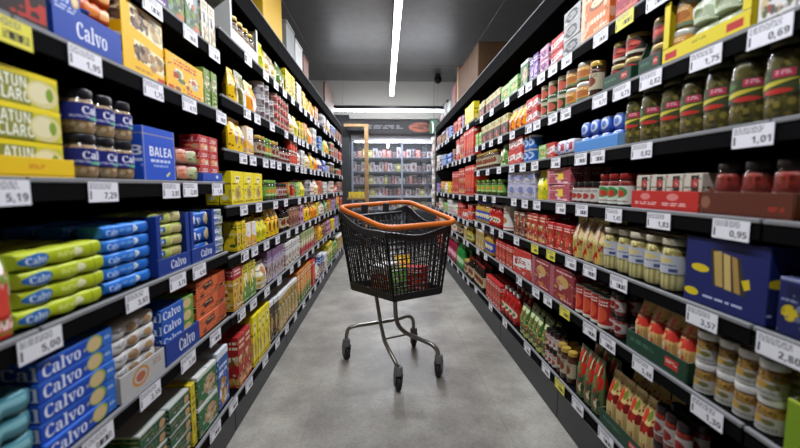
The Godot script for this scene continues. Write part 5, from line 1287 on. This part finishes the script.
	for c in row.get("cards", []):
		var s := along(c[0], side * a, y - 0.03)
		var best := 0
		for j in centres.size():
			if s >= centres[j][2] - 0.004:
				best = j
		covered[best] = covered.get(best, 0) + 1
		card(side, a, y, s, c[1], centres[best][1], shelf, covered[best])
	for j in centres.size():
		if not covered.has(j):
			var crowded := false
			for c in row.get("cards", []):
				if absf(along(c[0], side * a, y - 0.03) - centres[j][0]) < 0.13:
					crowded = true
			if crowded or centres[j][3] - centres[j][2] < 0.1:
				continue
			var m := maxi(1, roundi((centres[j][3] - centres[j][2]) / 0.3))
			for k in m:
				var near: String = centres[j - 1][1] if j > 0 else "rack end"
				card(side, a, y, lerpf(centres[j][2], centres[j][3], (k + 0.5) / m), ["1", "2", "4", "3q"][rng.randi() % 4], centres[j][1] + " by " + near, shelf, k + 1)

var card_meshes := {}
func card(side: int, a: float, y: float, s: float, price: String, under: String, shelf: String, nth: int) -> void:
	if not card_meshes.has(price):
		var r: Rect2i = price_cells[price]
		var mb := MB.new()
		mb.box(Vector3.ZERO, Vector3(0.108, 0.052, 0.0016), 0.0004, Rect2(Vector2(r.position) / 1024.0, Vector2(r.size) / 1024.0))
		card_meshes[price] = mb.mesh(mat_price)
	var o := MeshInstance3D.new()
	o.mesh = card_meshes[price]
	o.name = numbered("price_card")
	add_child(o, true)
	o.position = Vector3(side * (a - 0.0022), y - 0.031 + rng.randf_range(-0.002, 0.002), -s)
	o.rotation = Vector3(0, PI / 2 if side < 0 else -PI / 2, rng.randf_range(-0.012, 0.012))
	var colour := "yellow" if price.begins_with("y") else "white"
	var reading: String = " reading " + price if price.length() > 2 else ""
	tag(o, "%s%s price card%s under %s, %s" % ["" if nth == 1 else ordinal(nth) + " ", colour, reading, under, shelf], "price tag", "price cards in the shelf rails")

func build_rack_tops() -> void:
	var kraft := world_mat(noise_tex(128, 0.02, 3, "553a22", "6b4b2e", 31, 0.08), 0.5, 0.75)
	var items := [
		["storage_carton", -1, 2.72, 3.2, 0.42, 0.3, "dcae1e", "tall yellow carton on top of the tuna rack"],
		["storage_box", -1, 3.34, 3.62, 0.3, 0.26, "8f9290", "grey plastic box on top of the tuna rack"],
		["storage_box", -1, 3.66, 3.95, 0.27, 0.26, "c9c9c6", "pale plastic box between two boxes on top of tuna rack"],
		["storage_box", -1, 4.0, 4.25, 0.24, 0.26, "7a4a34", "brown box last of the row on top of tuna rack"],
		["storage_board", -1, 5.5, 6.4, 0.42, 0.06, "6a4c3a", "brown board with rounded corners standing on the tuna rack"],
		["cardboard_box", 1, 4.05, 5.1, 0.42, 0.34, "", "large brown cardboard box on top of the pickle rack"],
		["storage_carton", 1, 5.14, 5.22, 0.5, 0.3, "b08a62", "narrow pale carton beside the large cardboard box"],
		["storage_carton", 1, 5.3, 5.62, 0.34, 0.24, "6a1f1a", "dark red carton on top of the pickle rack"],
		["storage_box", 1, 5.7, 6.0, 0.2, 0.24, "8a938c", "grey green box on top of the pickle rack"],
		["storage_box", 1, 6.05, 6.4, 0.26, 0.26, "2b2422", "black box on top of the pickle rack"],
		["storage_carton", 1, 6.45, 6.8, 0.16, 0.24, "7a5a62", "low mauve carton at the end of the pickle rack top"]]
	for e in items:
		var side: int = e[1]
		var a: float = LEFT if side < 0 else RIGHT
		var w: float = e[3] - e[2]
		var h: float = e[4]
		var d: float = e[5]
		var m: Material = kraft if e[6] == "" else plain(e[6], 0.55)
		var o := thing(e[0], e[7], "board" if e[0] == "storage_board" else "box", Vector3(side * (a + 0.06 + d / 2), 2.2265, -(e[2] + e[3]) / 2), 0.0, "cartons stored on top of the racks")
		if e[0] == "storage_board":
			var out := PackedVector2Array()
			for k in 5:
				out.append(Vector2(w / 2 - 0.12 + 0.12 * sin(k * PI / 8), h - 0.12 + 0.12 * cos(k * PI / 8)))
			out.append(Vector2(w / 2, 0))
			out.append(Vector2(-w / 2, 0))
			for k in 5:
				out.append(Vector2(-w / 2 + 0.12 - 0.12 * cos(k * PI / 8), h - 0.12 + 0.12 * sin(k * PI / 8)))
			var mb := MB.new()
			mb.prism(out, -0.012, 0.012)
			var p := obj("board", mb, m, o)
			p.rotation.y = PI / 2
			continue
		bx("body", Vector3(0, h / 2, 0), Vector3(d, h, w), m, o, 0.004)
		if e[0] == "storage_box":
			bx("lid", Vector3(0, h + 0.008, 0), Vector3(d + 0.012, 0.02, w + 0.012), m, o, 0.004)
		else:
			for f in [-1, 1]:
				bx("flap", Vector3(f * (d / 4 + 0.001), h + 0.002, 0), Vector3(d / 2 - 0.004, 0.003, w - 0.002), m, o, 0.0008)
			bx("packing_tape", Vector3(0, h + 0.0045, 0), Vector3(0.05, 0.0015, w - 0.004), plain("a08a60", 0.3), o, 0.0003)

# ------------------------------------------------------------------ what stands where: [picture column it starts at, and ends at, which pack, options], shelf by shelf from the near end of the aisle to the far one
const ROWS := [
	# ---- tuna rack, near bays
	{"rack": "tuna", "nth": "sixth", "y": 1.797, "to": 1.829, "cards": [[152, "1"], [190, "2"], [214, "4"]], "goods": [
		[120, 167, "purple_carton", {"h": 0.17}], [168, 200, "herb_carton"], [201, 228, "cream_card", {"n": 2}]]},
	{"rack": "tuna", "nth": "fifth", "y": 1.535, "to": 1.829, "cards": [[6, "y1"], [85, "1,95"], [153, "1,75"], [189, "4,15"], [221, "2"]],
		"trays": [[49, 120, "tray_calvo", 0.085, 0.11, 0.2, "blue card tray of tins"]], "goods": [
		[-40, 47, "dark_multipack", {"n": 1}], [49, 86, "tuna_mini", {"t": true, "k": 4, "n": 1, "h": 0.043, "i1": 0.0}], [86, 120, "orange_film", {"t": true, "k": 4, "n": 1, "h": 0.046, "i0": 0.0}],
		[121, 165, "yellow_food_box", {"n": 1}], [166, 204, "yellow_tray_box", {"n": 1}], [205, 228, "olive_carton", {"n": 2}]]},
	{"rack": "tuna", "nth": "fourth", "y": 1.216, "to": 1.829, "cards": [[4, "5,19"], [103, "7,29"], [171, "2,85"], [190, "2,85"], [217, "1,45"]],
		"trays": [[-14, 72, "tray_claro", 0.04, 0.1, 0.2, "yellow card tray of tuna sleeves"], [201, 229, "tray_plain_blue", 0.035, 0.13, 0.2, "blue card tray of red packs"]], "goods": [
		[-14, 72, "claro_sleeve", {"t": true, "k": 3, "h": 0.073, "n": 1, "full": true}], [73, 137, "tuna_jar", {"n": 3, "k": 2, "r": 2, "full": true}], [138, 175, "balea", {"n": 1}], [176, 200, "salad_pack", {"n": 1, "k": 2, "r": 2}],
		[201, 229, "red_snack", {"t": true, "n": 2, "k": 3, "full": true, "h": 0.062}]]},
	{"rack": "tuna", "nth": "third", "y": 0.896, "to": 1.829, "cards": [[40, "5,00"], [137, "3,65"], [177.5, "3,75"], [199, "4,50"]],
		"trays": [[156, 189, "tray_navy", 0.055, 0.2, 0.22, "navy card tray of pale packs"], [190, 214, "tray_navy", 0.055, 0.2, 0.22, "navy card tray of blue packs"]], "goods": [
		[-50, 17, "red_bag", {"n": 1}], [19, 104, "lime_film", {"n": 1, "k": 4, "messy": 1, "full": true, "r": 3}], [105, 154, "blue_film", {"n": 1, "k": 5, "full": true, "r": 3}], [156, 189, "lime_white", {"n": 1, "t": true, "k": 5, "h": 0.041, "full": true}],
		[190, 214, "blue_small", {"n": 1, "t": true, "k": 3, "h": 0.064, "full": true}], [215, 231, "white_blue", {"n": 1, "k": 6, "full": true}]]},
	{"rack": "tuna", "nth": "second", "y": 0.583, "to": 1.829, "cards": [[98, "1"], [150, "3,35"], [188, "3,00"], [215, "2"]],
		"trays": [[118, 163, "tray_white", 0.075, 0.09, 0.2, "white card tray with orange ring"], [164, 198, "tray_navy", 0.08, 0.1, 0.2, "navy card tray of blue-green cartons"]], "goods": [
		[-60, 38, "teal_film", {"n": 1, "k": 4, "full": true}], [40, 117, "tuna_blue", {"n": 1, "k": 5, "full": true, "h": 0.046, "r": 2}], [118, 163, "white_fish", {"n": 1, "t": true, "k": 5, "full": true}],
		[164, 198, "blue_green_tuna", {"n": 1, "t": true, "k": 4, "full": true}], [199, 231, "orange_carton", {"n": 1, "k": 3, "full": true}]]},
	{"rack": "tuna", "nth": "bottom", "y": 0.18, "to": 1.829, "cards": [[215, "1"], [233, "2"]], "goods": [
		[60, 142, "lime_film", {"n": 2, "k": 4, "h": 0.05}], [143, 192, "green_tin", {"n": 2, "k": 5, "r": 3, "full": true}], [193, 198, "yellow_divider", {"n": 1, "h": 0.25}], [199, 218, "green_food", {"n": 1, "k": 2, "h": 0.128}], [219, 236, "blue_gold", {"r": 3, "h": 0.27}]]},
	# ---- tuna rack, farther bays
	{"rack": "tuna", "nth": "seventh", "y": 1.906, "from": 1.841, "to": 6.825, "trays": [[229, 257, "tray_tall_white", 0.06, 0.19, 0.2, "tall white card tray of brown jars"]], "goods": [
		[229, 257, "brown_jar", {"t": true, "h": 0.15}], [258, 264, "lemon_bag"], [265, 276, "cream_bag"], [277, 284, "green_bag"], [285, 295, "yellow_carton", {"h": 0.18, "n": 3}], [296, 301, "cream_card"], [302, 305, "yellow_carton"], [306, 310, "yellow_bag"], [311, 314, "orange_bag"], [315, 318, "red_yellow", {"h": 0.15}], [319, 322, "grey_can", {"k": 2}], [323, 326, "white_carton", {"h": 0.16}], [327, 330, "yellow_white"], [331, 335, "blue_gold", {"h": 0.15}], [336, 343, "brown_box"]]},
	{"rack": "tuna", "nth": "sixth", "y": 1.613, "from": 1.841, "to": 6.825, "goods": [
		[230, 236, "yellow_bag"], [237, 246, "olive_bag"], [247, 256, "orange_bag"], [257, 270, "grey_can", {"k": 3}], [271, 287, "pink_can", {"k": 4}], [288, 293, "cream_bag"], [294, 298, "lemon_bag"], [299, 303, "yellow_carton"], [304, 307, "orange_green"], [308, 312, "orange_bag"], [313, 316, "white_carton"], [317, 320, "blue_can", {"k": 2}], [321, 324, "lime_carton"], [325, 328, "yellow_bag"], [329, 333, "green_can", {"k": 2}], [334, 338, "brown_box"], [339, 343, "red_carton"]]},
	{"rack": "tuna", "nth": "fifth", "y": 1.371, "from": 1.841, "to": 6.825, "goods": [
		[230, 244, "yellow_bag", {"n": 2}], [245, 253, "yellow_white", {"n": 1}], [254, 261, "brown_jar"], [262, 268, "green_jar"], [269, 275, "brown_jar"], [276, 286, "red_jar"], [287, 295, "red_can", {"k": 2}], [296, 300, "white_bag"], [301, 305, "white_carton", {"h": 0.15}], [306, 309, "cream_bag", {"h": 0.14}], [310, 313, "yellow_bag"], [314, 317, "orange_bag", {"h": 0.14}], [318, 321, "white_purple_bag"], [322, 325, "blue_white", {"k": 2}], [326, 329, "lilac_pack"], [330, 334, "dark_gold", {"h": 0.15}], [335, 338, "green_can"], [339, 343, "red_can"]]},
	{"rack": "tuna", "nth": "fourth", "y": 1.105, "from": 1.841, "to": 6.825, "goods": [
		[231, 262, "yellow_tall", {"n": 3}], [263, 273, "green_jar", {"n": 3}], [274, 285, "red_jar", {"k": 1, "n": 4}], [286, 289, "orange_green", {"h": 0.12}], [290, 293, "red_can"], [294, 299, "lime_carton"], [300, 304, "lemon_bag", {"h": 0.13}], [305, 308, "grey_can", {"k": 2}], [309, 313, "white_bag"], [314, 317, "cream_bag", {"h": 0.16}], [318, 322, "orange_carton", {"k": 2}], [323, 327, "white_carton", {"h": 0.14}], [328, 332, "white_tub", {"h": 0.16}], [333, 337, "red_white"], [338, 343, "brown_box"]]},
	{"rack": "tuna", "nth": "third", "y": 0.865, "from": 1.841, "to": 6.825, "goods": [
		[237, 245, "yellow_carton", {"n": 2}], [246, 256, "yellow_white", {"n": 2, "h": 0.13}], [257, 266, "lemon_bag", {"n": 2, "h": 0.14}], [267, 278, "yellow_bag", {"n": 3, "h": 0.18}], [279, 287, "dark_bottle", {"h": 0.18}], [288, 299, "brown_box"], [300, 303, "pink_carton", {"k": 2}], [304, 309, "yellow_bag", {"h": 0.16}], [310, 315, "orange_bag"], [316, 319, "yellow_carton"], [320, 323, "white_bag"], [324, 327, "green_bag", {"h": 0.16}], [328, 331, "red_yellow", {"h": 0.16}], [332, 335, "purple_carton"], [336, 339, "orange_green"], [340, 343, "red_carton"]]},
	{"rack": "tuna", "nth": "second", "y": 0.578, "from": 1.841, "to": 6.825, "goods": [
		[233, 242, "yellow_red", {"n": 1, "h": 0.21}], [243, 256, "yellow_green", {"n": 2, "h": 0.2}], [257, 266, "cream_bag", {"h": 0.16}], [267, 284, "lilac_carton"], [285, 300, "white_carton"], [301, 314, "green_white_red"], [315, 318, "red_yellow"], [319, 322, "yellow_bag"], [323, 326, "brown_box"], [327, 330, "pink_carton", {"k": 2}], [331, 334, "yellow_carton"], [335, 338, "purple_carton"], [339, 343, "green_bag"]]},
	{"rack": "tuna", "nth": "bottom", "y": 0.17, "from": 1.841, "to": 6.825, "goods": [
		[238, 252, "red_gold", {"h": 0.265}], [253, 270, "yellow_tall", {"h": 0.29, "d": 0.1, "n": 4}], [271, 278, "dark_gold", {"h": 0.27}], [279, 297, "gold_green", {"h": 0.26}], [298, 311, "orange_green", {"h": 0.28}], [312, 315, "red_tall", {"h": 0.26}], [316, 319, "white_bag"], [320, 323, "blue_gold", {"h": 0.24}], [324, 327, "white_carton"], [328, 332, "yellow_green", {"h": 0.26}], [333, 337, "green_bag", {"h": 0.2}], [338, 344, "gold_green"]]},
	# ---- pickle rack, near bays
	{"rack": "pickle", "nth": "top", "y": 1.836, "to": 3.872, "cards": [[625, "y1"], [601, "1"], [567, "2"], [553, "4"], [529, "1"]], "goods": [
		[690, 642, "red_gold", {"n": 2}], [641, 617, "magenta_carton", {"n": 1}], [610, 581, "orange_tall", {"n": 1}], [580, 563, "silver_box", {"n": 1, "k": 3, "full": true}], [562, 550, "red_white", {"k": 2, "h": 0.07, "n": 1}], [549, 540, "pink_carton", {"k": 2, "n": 1, "h": 0.07}], [539, 529, "purple_carton", {"h": 0.14}], [528, 520, "green_food", {"n": 1, "h": 0.16}], [519, 501, "lime_carton", {"n": 2, "h": 0.11}], [500, 479, "beige_dots", {"h": 0.13}]]},
	{"rack": "pickle", "nth": "sixth", "y": 1.582, "to": 3.872, "cards": [[770, "0,69"], [706, "1,75"], [651, "0,82"], [622, "0,75"], [600, "0,77"], [566, "1"], [553, "2"], [537, "4"]],
		"trays": [[754, 664, "tray_lemon", 0.045, 0.185, 0.2, "lemon yellow card tray of pouches and jars"], [663, 640, "tray_dark_green", 0.05, 0.13, 0.16, "dark green card tray of pepper jars"], [633, 604, "tray_dark_green", 0.05, 0.13, 0.16, "dark green card tray of gold-lidded jars"]], "goods": [
		[850, 757, "white_carton", {"n": 2, "h": 0.17}], [754, 684, "pouch_white_green", {"t": true, "n": 3, "k": 2, "h": 0.085, "full": true, "i1": 0.0}], [683, 664, "orange_label_jar", {"t": true, "n": 1, "k": 2, "i0": 0.0}], [663, 640, "red_label_jar", {"t": true, "n": 1, "k": 2}], [633, 604, "dark_pepper_jar", {"t": true, "n": 2, "k": 2}], [602, 593, "brown_jar", {"n": 1, "h": 0.15}], [592, 568, "orange_label_jar", {"n": 2, "k": 2}], [567, 541, "green_can", {"k": 2, "n": 3, "h": 0.09}], [540, 526, "red_white", {"k": 2, "n": 2, "h": 0.075}], [525, 509, "orange_bag", {"h": 0.16}], [508, 482, "beige_dots", {"k": 1, "h": 0.15, "n": 4}], [481, 476, "lime_carton"]]},
	{"rack": "pickle", "nth": "fifth", "y": 1.35, "to": 3.872, "cards": [[753, "1,01"], [642, "0,82"], [598, "1"], [581, "2"], [556, "4"], [535, "1"], [523, "2"], [512, "1"]],
		"trays": [[620, 576, "tray_sky", 0.05, 0.06, 0.16, "sky blue card tray of snack packs"]], "goods": [
		[850, 621, "pickle_jar", {"n": 8, "r": 1}], [620, 576, "blue_white", {"t": true, "n": 4, "k": 2, "h": 0.066, "full": true}], [575, 557, "white_blue_red", {"n": 2}], [556, 547, "red_white", {"n": 1, "h": 0.08}], [546, 538, "lime_carton", {"n": 1, "h": 0.08}], [537, 525, "blue_can", {"n": 2, "k": 2}], [524, 508, "red_white", {"n": 2, "k": 2, "h": 0.09}], [506, 500, "green_bag", {"h": 0.17}], [499, 476, "brown_jar", {"h": 0.15}]]},
	{"rack": "pickle", "nth": "fourth", "y": 1.12, "to": 3.872, "cards": [[731, "0,95"], [659, "1,83"], [614, "1,45"], [582, "1"], [561, "2"], [537, "4"], [525, "1"], [514, "2"]],
		"trays": [[797, 702, "tray_brown", 0.06, 0.1, 0.2, "brown card tray of large sauce jars"], [701, 633, "tray_red", 0.06, 0.075, 0.16, "red card tray of brick cartons"]], "goods": [
		[860, 800, "asparagus_jar", {"n": 1, "h": 0.14}], [797, 702, "sauce_jar", {"t": true, "n": 3, "r": 2}], [701, 633, "black_label_carton", {"t": true, "n": 4}], [632, 602, "tomato_jar", {"n": 3, "r": 2}], [601, 573, "white_label_jar", {"n": 4, "r": 2}], [572, 547, "pink_gift", {"n": 1, "k": 2}], [546, 536, "lemon_bag", {"n": 1}], [535, 508, "lilac_pack", {"k": 2, "h": 0.085, "n": 3}], [505, 476, "green_jar", {"n": 5, "k": 1}]]},
	{"rack": "pickle", "nth": "third", "y": 0.863, "to": 3.872, "cards": [[780, "2,80"], [702, "3,57"], [619, "1"], [590, "2"], [571, "4"], [551, "y1"], [535, "y1"]], "goods": [
		[880, 776, "navy_low", {"n": 2, "r": 1}], [768, 684, "navy_window", {"n": 1, "r": 1, "h": 0.19}], [683, 606, "asparagus_jar", {"n": 5, "r": 2}], [605, 573, "tomato_bag", {"n": 3}], [571, 547, "red_carton", {"n": 3, "h": 0.14}], [546, 526, "red_gold", {"h": 0.17}], [525, 514, "brown_box", {"n": 2}], [513, 505, "white_tub", {"n": 1, "h": 0.185}], [503, 493, "ketchup_bottle", {"h": 0.18}], [492, 476, "blue_bottle"]]},
	{"rack": "pickle", "nth": "second", "y": 0.608, "to": 3.872, "cards": [[707, "1,30"], [643, "5,48"], [608, "1"], [590, "2"], [565, "y1"], [548, "1"], [536, "2"]],
		"trays": [[860, 786, "tray_lime", 0.12, 0.13, 0.2, "lime green card tray of green jars"], [689, 628, "tray_dark_green", 0.065, 0.08, 0.2, "dark green card tray of pasta bags"]], "goods": [
		[860, 786, "green_jar", {"n": 2, "t": true, "k": 1}], [785, 690, "white_lid_jar", {"n": 4, "k": 2, "full": true, "r": 2}], [689, 628, "pasta_bag", {"n": 4, "t": true, "h": 0.185}], [627, 613, "red_jar", {"n": 2, "k": 2, "h": 0.085}], [612, 577, "red_can", {"n": 4, "k": 1, "h": 0.13}], [576, 532, "pink_tall", {"n": 2}], [531, 514, "red_white", {"n": 1, "h": 0.17}], [513, 496, "red_carton", {"h": 0.16}], [495, 486, "blue_bottle"], [485, 476, "gold_green", {"h": 0.18}]]},
	{"rack": "pickle", "nth": "bottom", "y": 0.22, "to": 3.872, "cards": [[606, "1"], [578, "2"], [560, "y1"]],
		"trays": [[647, 601, "tray_dark_green", 0.06, 0.08, 0.2, "dark green card tray of pale pasta"]], "goods": [
		[760, 692, "sauce_jar", {"n": 2, "k": 1}], [691, 649, "red_jar", {"n": 3, "k": 2, "h": 0.125, "full": true}], [647, 601, "pasta_pale_bag", {"n": 4, "t": true, "h": 0.23}], [600, 576, "red_green_bag", {"n": 3}], [575, 560, "brown_jar", {"n": 3, "k": 1, "h": 0.16}], [559, 548, "white_label_jar", {"n": 3, "k": 2}], [547, 520, "mixed_green_bag", {"n": 6}], [519, 503, "ketchup_bottle"], [502, 486, "red_carton", {"h": 0.2}], [485, 475, "dark_bottle", {"h": 0.23}]]},
	# ---- pickle rack, farther bays
	{"rack": "pickle", "nth": "sixth", "y": 1.86, "from": 3.888, "to": 6.87, "goods": [
		[474, 465, "yellow_tall", {"h": 0.19, "n": 5}], [464, 462, "purple_carton"], [461, 458, "red_gold"], [457, 454, "red_carton"], [453, 450, "blue_can", {"k": 2}], [449, 446, "lilac_carton", {"h": 0.17}], [445, 442, "dark_gold", {"h": 0.16}], [441, 437, "brown_box"]]},
	{"rack": "pickle", "nth": "fifth", "y": 1.515, "from": 3.888, "to": 6.87, "goods": [
		[474, 464, "red_tall"], [463, 460, "red_gold", {"h": 0.27}], [459, 456, "red_white", {"h": 0.25}], [455, 453, "brown_box"], [452, 448, "blue_white", {"k": 2}], [447, 444, "blue_can", {"k": 2}], [443, 441, "grey_can", {"k": 2}], [440, 437, "white_carton"]]},
	{"rack": "pickle", "nth": "fourth", "y": 1.10, "from": 3.888, "to": 6.87, "goods": [
		[474, 465, "red_tall", {"h": 0.31}], [464, 459, "red_gold", {"h": 0.3}], [458, 452, "red_carton", {"h": 0.28}], [451, 448, "yellow_carton"], [447, 445, "white_bag"], [444, 441, "orange_green"], [440, 437, "purple_carton"]]},
	{"rack": "pickle", "nth": "third", "y": 0.83, "from": 3.888, "to": 6.87, "goods": [
		[474, 469, "red_can", {"k": 2, "h": 0.085}], [468, 463, "red_white"], [462, 458, "red_carton", {"h": 0.16}], [457, 453, "white_bag"], [452, 448, "white_carton", {"h": 0.17}], [447, 444, "lime_carton"], [443, 441, "white_tub", {"h": 0.17}], [440, 437, "red_jar"]]},
	{"rack": "pickle", "nth": "second", "y": 0.61, "from": 3.888, "to": 6.87, "goods": [
		[474, 469, "yellow_bottle", {"h": 0.15}], [468, 464, "gold_green", {"h": 0.14}], [463, 459, "brown_jar"], [458, 454, "white_tub", {"h": 0.14}], [453, 449, "red_white"], [448, 445, "pink_carton"], [444, 441, "white_bag", {"h": 0.14}], [440, 437, "orange_carton", {"k": 2, "h": 0.065}]]},
	{"rack": "pickle", "nth": "bottom", "y": 0.21, "from": 3.888, "to": 6.87, "goods": [
		[474, 470, "dark_bottle", {"h": 0.24}], [469, 466, "brown_jar", {"h": 0.16}], [465, 459, "green_bottle", {"h": 0.3}], [458, 450, "magenta_bottle", {"h": 0.3}], [449, 444, "white_tub", {"h": 0.24}], [443, 437, "red_tall", {"h": 0.24}]]},
]
